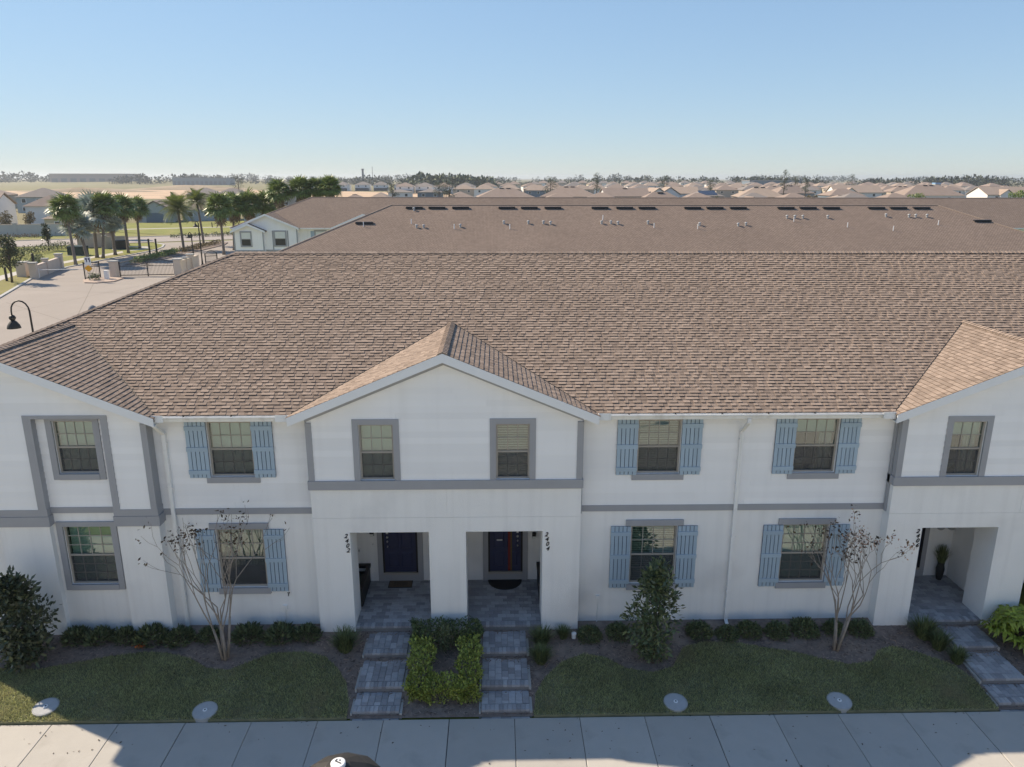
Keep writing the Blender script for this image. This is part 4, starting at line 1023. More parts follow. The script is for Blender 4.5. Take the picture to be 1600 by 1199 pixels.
for i, (x, y, s, lb) in enumerate([(-9.75,-.5,1.0,'dark leafy shrub beside the magnolia'),(-9.15,-.52,1.0,'dark shrub below the left end window, first of its row right of the magnolia'),(-8.5,-.5,.95,'dark shrub below the right side of the left end window'),
    (-7.78,-.55,1.2,'tall spiky dark shrub in front of the left pier'),(-7.05,-.58,1.05,'dark shrub at the foot of the left downspout'),(-6.3,-.5,.9,'dark shrub below the left shutter of the 2402 window'),(-5.3,-.5,1.1,'spiky shrub right behind the left crape myrtle'),
    (-4.45,-.52,1.15,'spiky shrub below the hose tap'),(-3.75,-.5,1.0,'small spiky shrub beside the 2402 porch pier')]):
    t = thing('leafy_shrub', lb, 'shrub', (x, y, yz(y)), i*1.1, 'dark shrubs along the left-hand wall'); t.scale = (s*1.05,s,s); link('foliage', _sk[i%3], M['shrub'], t, kind='stuff')
    part('stem', MB().tube([(0,0,-.1),(0,0,.2)], .02, 6), M['barkdark'], t)

def clump_mesh(seed, n, R_, H):
    rg = np.random.default_rng(seed); a = rg.uniform(0,6.28,n); r = R_*.35*np.sqrt(rg.random(n)); b = np.stack([r*np.cos(a), r*np.sin(a), np.full(n,-.03)],1)
    o = a+rg.normal(size=n)*.5; out = R_*rg.uniform(.1,1.0,n); h = H*rg.uniform(.55,1,n)*(1-.25*(out/R_)**2)
    m1 = b+np.stack([np.cos(o)*out*.4,np.sin(o)*out*.4,h*.65],1); tip = b+np.stack([np.cos(o)*out,np.sin(o)*out,h],1)
    s = np.stack([-np.sin(o),np.cos(o),np.zeros(n)],1)*.008
    V1 = np.stack([b-s,b+s,m1+s,m1-s],1).reshape(-1,3); V2 = np.stack([m1-s,m1+s,tip+s*.2,tip-s*.2],1).reshape(-1,3)
    V = np.concatenate([V1,V2]); return np_mesh('blades', V, quads(V))
_cm = [clump_mesh(60+i, 420, .40, .62) for i in range(2)]
for i, (x, y, s, lb) in enumerate([(-2.66,-.95,1.05,'grassy clump left of the top step of the 2402 walkway'),(2.42,-.85,.9,'grassy clump at the corner of the 2404 walkway and pier'),(2.38,-1.45,.85,'grassy clump halfway down the right side of the 2404 walkway'),(3.02,-.62,.6,'small grassy clump beside the white drain cap'),
    (12.60,-.75,1.05,'tall grassy clump left of the 2406 walkway near the porch'),(12.78,-1.15,.9,'grassy clump in the middle of the three by the 2406 walkway'),(13.0,-1.62,.75,'lowest grassy clump by the 2406 walkway, pale tips')]):
    t = thing('grass_clump', lb, 'plant', (x, y, yz(y)), i*.9, 'grassy clumps beside the walkways'); t.scale = (s,s,s); link('blades', _cm[i%2], M['clump'], t, kind='stuff')
# dry twigs lying in the beds
mb = MB()
for i in range(60):
    x, y = rng.choice([-2.6, 2.6, 12.2, 11.9])+rng.normal()*.35, rng.uniform(-1.7,-.5); a = rng.uniform(0,6.28); l = rng.uniform(.08,.2); z = yz(y)+.02
    mb.tube([(x,y,z),(x+math.cos(a)*l,y+math.sin(a)*l,z+rng.uniform(0,.03))], .004, 4)
part('dry_twigs', mb, M['crapetan'], kind='stuff')

# U-shaped hedge between the two walkways, dark hedge along its back
rg = np.random.default_rng(70)
def hedge_pts(rg, boxes, n):
    P = []; N_ = []
    for (x0,x1,y0,y1,h) in boxes:
        k = int(n*((x1-x0)*(y1-y0)+ (x1-x0+y1-y0)*h)); 
        p = np.stack([rg.uniform(x0,x1,k), rg.uniform(y0,y1,k), rg.uniform(.05,1,k)**.6*h],1)
        f = rg.random(k); top = f < .45; p[top,2] = h*rg.uniform(.82,1.08,top.sum())
        sd = (f >= .45) & (f < .72); p[sd,1] = y0+rg.uniform(-.03,.06,sd.sum()); sd2 = f >= .72; p[sd2,0] = np.where(rg.random(sd2.sum())<.5, x0, x1)+rg.normal(size=sd2.sum())*.03
        p[:,:2] += .05*np.stack([np.sin(9*p[:,1]+p[:,2]*7), np.sin(8*p[:,0]+p[:,2]*6)],1); nn = p-np.array([(x0+x1)/2,(y0+y1)/2,h*.3]); nn /= np.linalg.norm(nn,axis=1,keepdims=True)+1e-6
        p[:,2] += yz(p[:,1]); P.append(p); N_.append(nn)
    return np.concatenate(P), np.concatenate(N_)
t = thing('hedge', 'yellow-green U-shaped hedge between the two walkways', 'hedge', (0,0,0))
P, N_ = hedge_pts(rg, [(-.86,-.38,-2.72,-1.05,.46),(.34,.80,-2.72,-1.05,.46),(-.42,.38,-2.78,-2.25,.42)], 1550)
V = leaf_quads(rg, P, .085, .5, .45, N_*.6); link('foliage', np_mesh('foliage', V, quads(V)), M['hedge'], t, kind='stuff')
mb = MB()
for x, y in [(-.62,-2.4),(-.62,-1.9),(-.62,-1.3),(.57,-2.4),(.57,-1.9),(.57,-1.3),(-.1,-2.5),(.2,-2.5)]: mb.tube([(x,y,yz(y)-.05),(x+.02,y,yz(y)+.35)], .018, 6)
part('stem', mb, M['barkdark'], t)
t = thing('hedge', 'dark green clipped hedge in front of the pier between the two porches', 'hedge', (0,0,0))
P, N_ = hedge_pts(rg, [(-.88,.78,-1.02,-.50,.50)], 1900); V = leaf_quads(rg, P, .075, .5, .45, N_*.6); link('foliage', np_mesh('foliage', V, quads(V)), M['hedgedark'], t, kind='stuff')
mb = MB()
for x in (-.7,-.3,.2,.6): mb.tube([(x,-.75,yz(-.75)-.05),(x,-.75,yz(-.75)+.4)], .018, 6)
part('stem', mb, M['barkdark'], t)
t = thing('conical_shrub', 'thin brownish-green upright shrub inside the U-shaped hedge', 'shrub', (-.06,-1.12,yz(-1.12)))
P = np.stack([rg.normal(size=700)*.10, rg.normal(size=700)*.10, rg.uniform(.05,.78,700)],1); V = leaf_quads(rg, P, .07, .3, .9)
link('foliage', np_mesh('foliage', V, quads(V)), M['shrub'], t, kind='stuff'); part('stem', MB().tube([(0,0,-.05),(0,0,.5)], .02, 6), M['barkdark'], t)

# yellow-green arboricola by the 2406 walkway: whorls of long leaflets, each whorl on its own stalk
def whorl_mesh(seed):
    rg = np.random.default_rng(seed); V = []
    for k in range(9):
        a = 2*math.pi*k/9+rg.normal()*.12; L = .26*rg.uniform(.8,1.15); w = .034; dz = -.10*rg.uniform(.3,1.2)
        d = np.array([math.cos(a),math.sin(a),0]); s = np.array([-math.sin(a),math.cos(a),0]); z = np.array([0,0,1])
        p0 = d*.02; p1 = d*L*.35+z*.035; p2 = d*L*.75+z*.01; p3 = d*L+z*dz
        V += [p0-s*.006,p0+s*.006,p1+s*w,p1-s*w, p1-s*w,p1+s*w,p2+s*w*.85,p2-s*w*.85, p2-s*w*.85,p2+s*w*.85,p3+s*.004,p3-s*.004]
    V = np.array(V); return np_mesh('leaf_whorl', V, quads(V))
_wm = [whorl_mesh(80+i) for i in range(3)]
for j, (lx, ly, lb) in enumerate([(15.05,-.95,'yellow-green bush of long pointed leaves right of the 2406 walkway'),(15.75,-1.75,'second yellow-green long-leaved bush at the lower right edge')]):
    t = thing('long_leaved_bush', lb, 'shrub', (lx, ly, yz(ly)))
    mb = MB(); rr = random.Random(90+j)
    for i in range(72):
        a = rr.uniform(0,6.28); q = math.sqrt(rr.random()); x, y = .75*q*math.cos(a), .65*q*math.sin(a); z = .30+.62*(1-q*q)*rr.uniform(.7,1)
        mb.tube([(x*.3,y*.3,-.05),(x*.7,y*.7,z*.6),(x,y,z)], .006, 4)
        o = link('leaf_whorl', _wm[i%3], M['arb'], t, loc=(x,y,z)); o.rotation_euler = (rr.uniform(-.3,.3)-y*.6, rr.uniform(-.3,.3)+x*.6, rr.uniform(0,6)); s = rr.uniform(1.0,1.5); o.scale = (s,s,s)
    part('stems', mb, M['barkdark'], t)

# round utility lids in the lawn
for (x, y), lb in zip(LIDS, ('round grey lid half in the sun patch at the left edge of the lawn','round grey lid in the lawn below the left crape myrtle','round grey lid in the lawn below the slim young tree','round grey lid in the lawn below the right crape myrtle')):
    z = yz(y); t = thing('manhole', lb, 'manhole', (x, y, z+.038), 0, 'round lids set in the lawns')
    t.rotation_euler = (R(5.0), 0, 0)
    part('rim', MB().lathe([(.285,-.16),(.285,.018),(.268,.022),(.266,.01)], n=32), M['curb'], t); part('cover', MB().lathe([(.264,-.05),(.264,.016),(.255,.022),(.06,.026)], n=32), M['lid'], t)
    part('centre_cap', MB().lathe([(.052,.0),(.052,.034),(.045,.038)], n=20), M['white'], t); part('cap_hole', MB().lathe([(.02,.03),(.02,.042)], n=12), M['jointdark'], t)

# ---- on the porches
def storage_box(c, s, lb):
    x0, x1 = sorted((c+s*3.16, c+s*2.46)); t = thing('storage_box', lb, 'box', ((x0+x1)/2, 1.3, .0)); a = (x1-x0)/2; h = .56
    mb = MB(); mb.box(-a,a,-.66,-.62,.01,h-.06); mb.box(-a,a,.64,.68,.01,h-.06); mb.box(-a,-a+.04,-.62,.64,.01,h-.06); mb.box(a-.04,a,-.62,.64,.01,h-.06); part('side_panel', mb, M['char'], t)
    mb = MB(); mb.box(-a-.02,a+.02,.60,.72,h-.06,h+.03); mb.box(-a-.02,a+.02,-.70,-.58,h-.06,h+.03); mb.box(-a-.02,-a+.08,-.58,.60,h-.06,h+.03); mb.box(a-.08,a+.02,-.58,.60,h-.06,h+.03); part('top_rail', mb, M['black'], t)
    part('inner_shelf', MB().box(-a+.05,a-.05,-.6,.62,.3,.34), M['greenbox'], t); part('light_strip', MB().box(-a+.05,a-.05,.60,.63,.40,.48), M['white'], t)
storage_box(0, -1, 'low dark open-topped box along the left side of the 2402 porch'); storage_box(0, 1, 'low dark open-topped box along the right side of the 2404 porch')
t = tag(part('doormat', MB().box(-.33,.33,-.19,.19,0,.018), mat('coir', (.16,.115,.075), .98, .25, 40, .6, 200)), 'tan rectangular doormat in front of the 2402 door', 'doormat'); t.location = (-1.56,1.83,.003)
part('border', MB().box(-.345,.345,-.205,-.19,0,.02).box(-.345,.345,.19,.205,0,.02).box(-.345,-.33,-.19,.19,0,.02).box(.33,.345,-.19,.19,0,.02), M['char'], t)
for k in range(3): part('print', MB().box(-.2,.2,-.09+.07*k,-.07+.07*k,.018,.0195), M['char'], t)
mb = MB(); n = 22; pts = [(.50*math.cos(math.pi+math.pi*k/n), .55*math.sin(math.pi+math.pi*k/n), 0) for k in range(n+1)]; mb.prism(pts, (0,0,.02))
t = tag(part('doormat', mb, M['black']), 'black half-round doormat in front of the 2404 door', 'doormat'); t.location = (1.51,2.0,.003)
mb = MB()
for k in range(n): a, b = pts[k], pts[k+1]; mb.hexa([(*[q*.86 for q in a[:2]],.02),(*[q*.93 for q in a[:2]],.02),(*[q*.93 for q in b[:2]],.02),(*[q*.86 for q in b[:2]],.02)], [(*[q*.86 for q in a[:2]],.026),(*[q*.93 for q in a[:2]],.026),(*[q*.93 for q in b[:2]],.026),(*[q*.86 for q in b[:2]],.026)])
part('raised_rim', mb, M['char'], t)
def sconce(x, z, lb, up=0):
    t = thing('wall_lamp', lb, 'lamp', (x, 2.05, z)); part('back_plate', MB().box(-.05,.05,-.02,0,-.09,.09), M['black'], t); part('lamp_shade', MB().box(-.055,.055,-.13,-.02,.02,.10).box(-.04,.04,-.12,-.03,.10,.12), M['black'], t)
    part('lamp_glass', MB().box(-.045,.045,-.12,-.03,-.07,.02), M['shade'], t)
sconce(-2.36, 1.56, 'small black wall lamp left of the 2402 door'); sconce(2.36, 1.44, 'small black wall lamp right of the 2404 door'); 
for x, lb in ((14.42,'left one of two round sensors high on the 2406 porch wall'),(14.74,'right one of two round sensors high on the 2406 porch wall')):
    t = thing('round_wall_light', lb, 'lamp', (x, 2.05, 1.62)); 
    o = part('lamp_shade', MB().lathe([(.13,0),(.13,.03),(.10,.07),(.02,.09)], n=16), M['lid'], t, smooth=True); o.rotation_euler = (R(90),0,0)
    o = part('back_plate', MB().lathe([(.14,0),(.14,.012)], n=16), M['white'], t); o.rotation_euler = (R(90),0,0)
for x, z, lb in ((-2.76,1.0,'pale wall meter left of the 2402 door'),(-2.35,1.2,'small pale sensor below the 2402 wall lamp')):
    t = thing('wall_sensor', lb, 'sensor', (x, 2.05, z)); part('housing', MB().box(-.05,.05,-.04,0,-.08,.08) if x < -2.5 else MB().box(-.025,.025,-.03,0,-.025,.025), M['gutter'], t); part('lens', MB().box(-.02,.02,-.046,-.04,-.02,.04) if x < -2.5 else MB().box(-.01,.01,-.034,-.03,-.01,.01), M['lid'], t)
# potted grass on the 2406 porch
t = thing('potted_plant', 'potted green grass in a tall dark vase on the 2406 porch', 'plant', (14.46,1.82,0)); part('vase', MB().lathe([(.07,0),(.10,.12),(.12,.35),(.09,.5),(.10,.56),(.08,.56)], n=16), M['char'], t, smooth=True)
link('blades', clump_mesh(66, 260, .24, .62), M['clump'], t, loc=(0,0,.54), kind='stuff')
# hose tap, drain cap, wall outlets on the lower walls
t = thing('hose_tap', 'small dark hose tap on the wall below the right shutter of the 2402 window', 'tap', (-4.27,0,.86)); part('pipe', MB().tube([(0,.02,0),(0,-.08,0),(0,-.10,-.05)], .014, 8), M['black'], t); part('handle', MB().tube([(-.035,-.08,.035),(.035,-.08,.035)], .01, 6).tube([(0,-.08,0),(0,-.08,.04)], .008, 6), M['black'], t)
t = thing('drain_cap', 'white drain cap at the foot of the 2404 pier', 'cap', (3.30,-.62,yz(-.62))); part('pipe', MB().lathe([(.06,-.05),(.06,.10)], n=16), M['white'], t); part('cap_lid', MB().lathe([(.066,.10),(.066,.14),(.05,.15)], n=16), M['white'], t)
for x, z, lb in ((3.98,.62,'pale outlet box with pipe below the left shutter of the 2404 window'),(-4.4,.42,'white pipe stub below the hose tap')):
    t = thing('wall_outlet', lb, 'outlet', (x, 0, z)); part('cover', MB().box(-.05,.05,-.05,0,-.04,.07), M['gutter'], t); part('conduit', MB().tube([(0,-.02,-.04),(0,-.025,-z-.2)], .014, 8), M['gutter'], t)
# orange flowers in the left bed
t = thing('flowers', 'few orange flowers low among the dark shrubs in the left bed', 'flowers', (-7.95,-.85,yz(-.85))); P = np.stack([rg.normal(size=60)*.07, rg.normal(size=60)*.05, rg.uniform(.05,.16,60)],1)
V = leaf_quads(rg, P, .05, .7, .3); link('petals', np_mesh('petals', V, quads(V)), M['orange'], t, kind='stuff'); P[:,2] -= .05; V = leaf_quads(rg, P, .05, .4, .6); link('leaves', np_mesh('leaves', V, quads(V)), M['shrub'], t, kind='stuff')

# ---- street lamp in the near foreground (only its cap shows) and its twin left of the houses
def cap_lamp(loc, label, H, arm, r):
    t = thing('street_lamp', label, 'street lamp', loc)
    if arm:   # goose-neck with a bell shade hanging to the left
        mb = MB(); pts = [(0,0,0),(0,0,H-.55)]+[(-.36+.36*math.cos(a), 0, H-.55+.42*math.sin(a)) for a in [math.pi*k/8 for k in range(1,9)]]+[(-.72,0,H-.72)]
        mb.tube(pts, [.06,.036]+[.030]*9, 10); part('pole', mb, M['black'], t, smooth=True); z = H-.80; x = -.72
        part('base', MB().lathe([(.2,0),(.2,.1),(.13,.2),(.11,.7),(.08,.8)], n=12), M['black'], t)
        part('neck', MB().lathe([(.05,.02),(.10,.05),(.13,.13),(.10,.2),(.05,.24)], (x,0,z-.14), n=14), M['black'], t, smooth=True)
        part('lamp_shade', MB().lathe([(r,-.34),(r,-.31),(r*.86,-.2),(r*.55,-.08),(r*.3,-.02),(.06,.0)], (x,0,z-.1), n=24), M['char'], t, smooth=True)
    else:
        part('pole', MB().tube([(0,0,0),(0,0,H-.4)], [.08,.055], 12), M['black'], t); part('base', MB().lathe([(.2,0),(.2,.1),(.13,.2),(.11,.7),(.08,.8)], n=12), M['black'], t)
        part('lamp_shade', MB().lathe([(r*.96,-.30),(r,-.28),(r,-.235),(r*.9,-.19),(r*.6,-.105),(r*.25,-.04),(.02,-.03)], (0,0,H), n=12), mat('lamp_bronze', (.030,.026,.022), .5, .2, 6), t)
        part('photocell', MB().lathe([(.05,-.05),(.05,-.012),(.044,-.008)], (0,0,H), n=24), M['signwhite'], t)
        o = part('mark', MB().box(-.026,.026,-.004,.004,0,.002).box(-.026,-.019,.004,.020,0,.002).lathe([(.006,0),(.006,.002)], (.0,.02,0), n=8), M['jointdark'], t); o.location = (0,0,H-.0075); o.rotation_euler = (0,0,-.5)
    return t
cap_lamp((.18,-13.66,-.63), 'dark street lamp cap with a round white photocell at the bottom edge', 8.34, False, .33)
cap_lamp((-17.35,12.1,-.63), 'black goose-neck street lamp rising left of the front roof', 7.55, True, .25)

# fallen leaves and bits on the pavement and the beds
nl = 420; lx = rng.uniform(-12,16,nl); ly = np.where(rng.random(nl)<.35, -3.16-rng.random(nl)**2*1.6, rng.uniform(-3.0,-.4,nl)); lz = np.where(ly<-3.13, G0+.006, yz(ly)+.05)
V = leaf_quads(rng, np.stack([lx,ly,lz],1), .06, .6, 0, np.stack([rng.normal(size=nl),rng.normal(size=nl),np.zeros(nl)],1)*2); V[:,2] = np.repeat(lz,4)+rng.uniform(0,.012,nl*4)
link('fallen_leaves', np_mesh('fallen_leaves', V, quads(V)), M['crapeleaf'], kind='stuff')

# ================================================================ THE GATE, PALMS AND TREES TO THE LEFT
def fan_mesh(name, seed, L, pet, n=15, droop=.35):
    """palm fan: petiole along +x, then a spread of narrow segments"""
    rg = np.random.default_rng(seed); V = []; y = np.array([0,1.,0]); w = .03
    V += [np.array([0,-w,0]),np.array([0,w,0]),np.array([pet,w*.6,.02]),np.array([pet,-w*.6,.02])]
    for k in range(n):
        a = (k-(n-1)/2)/(n-1)*R(230); d = np.array([math.cos(a),math.sin(a),0]); s = np.array([-math.sin(a),math.cos(a),0]); l = L*(1-.22*abs(a)/2)*rg.uniform(.85,1.05); ww = L*.075
        o = np.array([pet,0,.02]); p1 = o+d*l*.55+np.array([0,0,.06*L*rg.uniform(-.5,1)]); p2 = o+d*l+np.array([0,0,-droop*l*rg.uniform(.4,1)])
        V += [o-s*.01,o+s*.01,p1+s*ww,p1-s*ww, p1-s*ww,p1+s*ww,p2+s*ww*.2,p2-s*ww*.2]
    V = np.array(V); return np_mesh(name, V, quads(V))
def feather_mesh(name, seed, L, n=26):
    rg = np.random.default_rng(seed); V = []
    P = lambda t: np.array([L*t*(1-.12*t), 0, .30*L*t-.62*L*t*t])
    for k in range(8):
        a, b = P(k/8), P((k+1)/8); w = .03*(1-k/9); V += [a-[0,w,0],a+[0,w,0],b+[0,w,0],b-[0,w,0]]
    for k in range(n):
        t = .12+.86*k/n; p = P(t); l = L*.26*math.sin(math.pi*(.15+.8*t))*rg.uniform(.85,1.1)
        for s in (-1,1):
            d = np.array([.55,s*.8,.28-.35*t]); d /= np.linalg.norm(d); q = p+d*l; w = np.array([.035,0,0])
            V += [p-w,p+w,q+w*.3,q-w*.3]
    V = np.array(V); return np_mesh(name, V, quads(V))
FAN = [fan_mesh('frond', 100+i, .78, .62) for i in range(3)]; BIG = [fan_mesh('frond', 110+i, .95, .75, 17, .2) for i in range(2)]; FEA = [feather_mesh('frond', 120+i, 2.7) for i in range(3)]
DEAD = [fan_mesh('dead_frond', 130+i, .6, .45, 9, .2) for i in range(2)]
def palm(kind, loc, H, r, label, seed, lean=(0,0), skirt=0, group=None):
    t = thing({'fan':'fan_palm','silver':'silver_palm','date':'date_palm'}[kind], label, 'palm tree', (loc[0],loc[1],G0), 0, group); rr = random.Random(seed)
    th = H-r*.25; rb = .22 if kind != 'silver' else .26
    pts = [(0,0,-.1),(lean[0]*.1,lean[1]*.1,th*.08),(lean[0]*.4,lean[1]*.4,th*.5),(lean[0],lean[1],th)]
    part('trunk', MB().tube(pts, [rb*1.35,rb,rb*.85,rb*.9], 9), M['palmbark'], t, smooth=True)
    ms, m, n, sc = {'fan':(FAN,M['frond'],46,r/0.98),'silver':(BIG,M['silver'],42,r/1.18),'date':(FEA,M['date'],56,r/2.2)}[kind]
    for i in range(n):
        el = R(80-(118 if kind!='date' else 112)*((i+.5)/n)**.85) + rr.uniform(-.12,.12); az = i*2.39996+rr.uniform(-.2,.2)
        o = link('frond', ms[i%len(ms)], m, t, loc=(lean[0],lean[1],th+.12*rr.random())); o.rotation_euler = (rr.uniform(-.5,.5), -el, az); s = sc*rr.uniform(.88,1.1); o.scale = (s,s,s)
    for i in range(skirt):
        el = R(-62-22*rr.random()); az = i*2.39996
        o = link('dead_frond', DEAD[i%2], M['skirt'], t, loc=(lean[0],lean[1],th-.15-.9*rr.random()*(1 if skirt>16 else .4))); o.rotation_euler = (rr.uniform(-.4,.4), -el, az); s = sc*rr.uniform(.8,1.15); o.scale = (s,s,s)
    return t
gp = 'palms along the entry road'
palm('fan', (-58.6,91.0), 8.2, 1.9, 'leftmost green fan palm by the gate, trunk bending left', 1, (-1.0,1.2), 6, gp)
palm('silver', (-58.9,95.1), 5.6, 1.9, 'silver-green palm with a low crown right behind the leftmost fan palm', 2, (-.9,0), 4, gp)
palm('silver', (-61.0,101.6), 7.2, 2.8, 'largest silver-blue palm in the middle of the palm cluster', 3, (.4,0), 4, gp)
palm('fan', (-59.6,100.6), 8.4, 1.8, 'green fan palm just right of the largest silver palm', 4, (1.2,.5), 10, gp)
palm('silver', (-60.1,105.6), 5.2, 1.5, 'small silver-grey palm under the green fan palms', 5, (0,0), 4, gp)
palm('fan', (-59.5,108.8), 7.7, 1.9, 'green fan palm standing before the dark utility box', 6, (0,0), 10, gp)
palm('fan', (-61.3,116.9), 7.3, 1.8, 'rightmost fan palm of the left-hand cluster, by the curved grass edge', 7, (.3,0), 12, gp)
palm('fan', (-71.5,123.4), 5.6, 1.5, 'fan palm at the back of the cluster beside the tan wall', 8, (0,0), 6, gp)
palm('fan', (-68.5,119.4), 6.0, 1.5, 'fan palm at the back of the cluster, right of the tan wall', 9, (0,0), 6, gp)
palm('fan', (-76.6,138.3), 6.2, 1.6, 'rear fan palm beyond the palm cluster by the main road', 10, (0,0), 6, gp)
palm('date', (-52.6,114.4), 7.5, 2.9, 'front feathery date palm in the planting island', 11, (-.3,0), 0, gp)
palm('date', (-53.0,124.7), 8.4, 2.6, 'rear, taller feathery date palm in the planting island', 12, (-.5,0), 0, gp)
palm('fan', (-43.0,106.5), 7.9, 2.0, 'fan palm with a thick dead-frond skirt left of the white gabled end', 13, (0,0), 26, gp)
palm('fan', (-44.0,114.4), 7.8, 2.0, 'skirted fan palm just behind the first skirted one', 14, (.6,0), 22, gp)
palm('fan', (-41.9,116.4), 8.0, 2.0, 'third skirted fan palm of the row behind the white gabled end', 15, (.4,0), 22, gp)
palm('fan', (-39.7,118.3), 8.0, 2.0, 'fourth skirted fan palm, nearest the grey gable peak', 16, (.6,0), 22, gp)
palm('fan', (-35.5,114.3), 10.0, 1.9, 'leftmost tall fan palm above the far brown roof', 17, (0,0), 26, gp)
palm('fan', (-32.0,115.3), 10.5, 1.9, 'second tall fan palm above the far brown roof', 18, (0,0), 26, gp)
palm('fan', (-29.6,116.3), 10.6, 1.8, 'third tall fan palm above the far brown roof', 19, (0,0), 24, gp)
palm('fan', (-27.1,115.3), 10.8, 1.8, 'rightmost tall fan palm above the far brown roof', 20, (0,0), 26, gp)

def round_tree(name, loc, label, seed, H, R_, m, per=60, size=.28, trunk=.35, cone=False, nb=20, cat='tree', group=None, base=None, low=.35):
    rg = np.random.default_rng(seed); t = thing(name, label, cat, (loc[0],loc[1],G0 if base is None else base), 0, group)
    mb = MB(); mb.tube([(0,0,-.1),(.03*H,0,H*.45),(0,0,H*.9)], [.05*R_+.05,.035*R_+.03,.02], 7); bl = []
    for k in range(nb):
        z = H*rg.uniform(low,.95); q = R_*((1-((z/H-.62)/.42)**2)**.5 if not cone and abs((z/H-.62)/.42) < 1 else max(.15,1.15-z/H)) ; a = rg.uniform(0,6.28); rr = q*rg.uniform(.15,.75); b = R_*rg.uniform(.24,.40)
        bl.append(((rr*math.cos(a),rr*math.sin(a),z),(b,b,b*.85)))
        if k % 2 == 0: mb.tube([(0,0,z*.55),(rr*.5*math.cos(a),rr*.5*math.sin(a),z*.8),(rr*math.cos(a),rr*math.sin(a),z)], [.05,.035,.015], 5)
    part('trunk', mb, M['barkdark'], t, smooth=True); foliage('crown', rg, bl, per, size, m, t, .5, .1, .2); return t
round_tree('oak_tree', (-56.4,72.7), 'grey-green young oak beside the footpath at the left edge', 201, 5.6, 1.75, M['oak'], 70, .30, nb=26)
round_tree('oak_tree', (-110.1,158.7), 'olive-brown street tree at the left edge in front of the pale wall', 202, 4.9, 1.8, M['oakdry'], 50, .34)
round_tree('oak_tree', (-106.2,161.0), 'second olive-brown street tree in front of the pale wall', 203, 4.4, 1.5, M['oakdry'], 50, .32)
round_tree('magnolia_tree', (-75.1,113.4), 'dark conical young magnolia beyond the tan gate wall', 204, 4.6, 1.1, M['maggreen'], 55, .28, cone=True)
def hedge_row(name, pts, w, h, m, label, seed, per_m=120, size=.22, cat='hedge'):
    rg = np.random.default_rng(seed); t = thing(name, label, cat, (pts[0][0],pts[0][1],G0)); P = []
    mb = MB()
    for (a, b) in zip(pts, pts[1:]):
        L = math.dist(a,b); n = int(per_m*L); u = rg.random(n); d = np.array([(b[0]-a[0])/L,(b[1]-a[1])/L]); s = np.array([-d[1],d[0]]); q = rg.uniform(-w/2,w/2,n); zz = h*rg.random(n)**.5*(1-.5*(2*q/w)**4)*(1+.18*np.sin(u*L*1.9+seed))
        P.append(np.stack([a[0]-pts[0][0]+d[0]*u*L+s[0]*q, a[1]-pts[0][1]+d[1]*u*L+s[1]*q, zz],1))
        for k in range(int(L/1.2)+1): x = a[0]-pts[0][0]+d[0]*k*1.2; y = a[1]-pts[0][1]+d[1]*k*1.2; mb.tube([(x,y,-.1),(x,y,h*.6)], .03, 5)
    part('stems', mb, M['barkdark'], t)
    V = leaf_quads(rg, np.concatenate(P), size, .55, .3); link('foliage', np_mesh('foliage', V, quads(V)), m, t, kind='stuff'); return t
hedge_row('hedge', [(-72.5,96),(-73.6,104),(-74.4,111),(-74.2,118)], 2.4, 1.3, M['shrub'], 'dark rounded hedge running behind the tan gate wall', 301)
hedge_row('hedge', [(-61.5,83),(-63.5,90),(-66,95)], 1.6, 1.2, M['shrub'], 'short dark hedge between the gate wall and the lawn', 302)
hedge_row('hedge', [(-118,142),(-103.4,146.2),(-92.5,149.2)], 1.3, 1.0, M['shrub'], 'dark low hedge along the foot of the pale wall', 303, 60, .3)
hedge_row('flower_bed', [(-122,133),(-108,138),(-94,143.5)], 2.2, .7, M['skirt'], 'dry brown flower bed along the main road at the left', 304, 50, .3, 'flower bed')
hedge_row('hedge', [(-66,141),(-58,146),(-52.5,150)], 1.5, .7, M['shrub'], 'low dark bushes on the far side of the main road', 305, 70, .3)
hedge_row('hedge', [(-51.2,93),(-51.4,99),(-51.4,108)], 1.6, .8, M['frond'], 'leafy green plants at the front of the planting island', 306, 110, .3)
hedge_row('hedge', [(-51.2,109),(-51.2,118),(-51.0,127)], 1.7, .7, M['oakdry'], 'sparse dry plants along the planting island behind the date palm', 307, 60, .3)
hedge_row('hedge', [(-46.5,128),(-44.5,131.5)], 2.6, 1.4, M['oakdry'], 'dry ornamental grasses beside the small tan pillar', 308, 120, .4)

# tan wing wall with capped piers
def wall_thing(name, label, a, b, h, th, m, piers=(), slope=0.0, cat='wall'):
    t = thing(name, label, cat, (a[0],a[1],G0), math.atan2(b[1]-a[1], b[0]-a[0])); L = math.dist(a,b)
    mb = MB(); mb.hexa([(0,-th/2,-.2),(L,-th/2,-.2),(L,th/2,-.2),(0,th/2,-.2)], [(0,-th/2,h),(L,-th/2,h+slope),(L,th/2,h+slope),(0,th/2,h)]); part('wall', mb, m, t)
    mb = MB(); mb.hexa([(0,-th/2-.05,h),(L,-th/2-.05,h+slope),(L,th/2+.05,h+slope),(0,th/2+.05,h)], [(0,-th/2-.05,h+.08),(L,-th/2-.05,h+slope+.08),(L,th/2+.05,h+slope+.08),(0,th/2+.05,h+.08)]); part('coping', mb, M['tanwall'], t)
    for q, w, hh in piers:
        p = part('pier', MB().box(q*L-w/2,q*L+w/2,-w/2,w/2,-.2,hh), m, t); part('cap', MB().box(q*L-w/2-.08,q*L+w/2+.08,-w/2-.08,w/2+.08,hh,hh+.14), M['curb'], p)
    return t
wall_thing('gate_wall', 'tan wing wall with capped piers on the left of the entrance', (-55.8,76.3), (-58.6,87.0), 1.5, .35, M['tanwall'], [(0,.8,1.9),(.45,.6,1.9),(1,.8,1.95)])
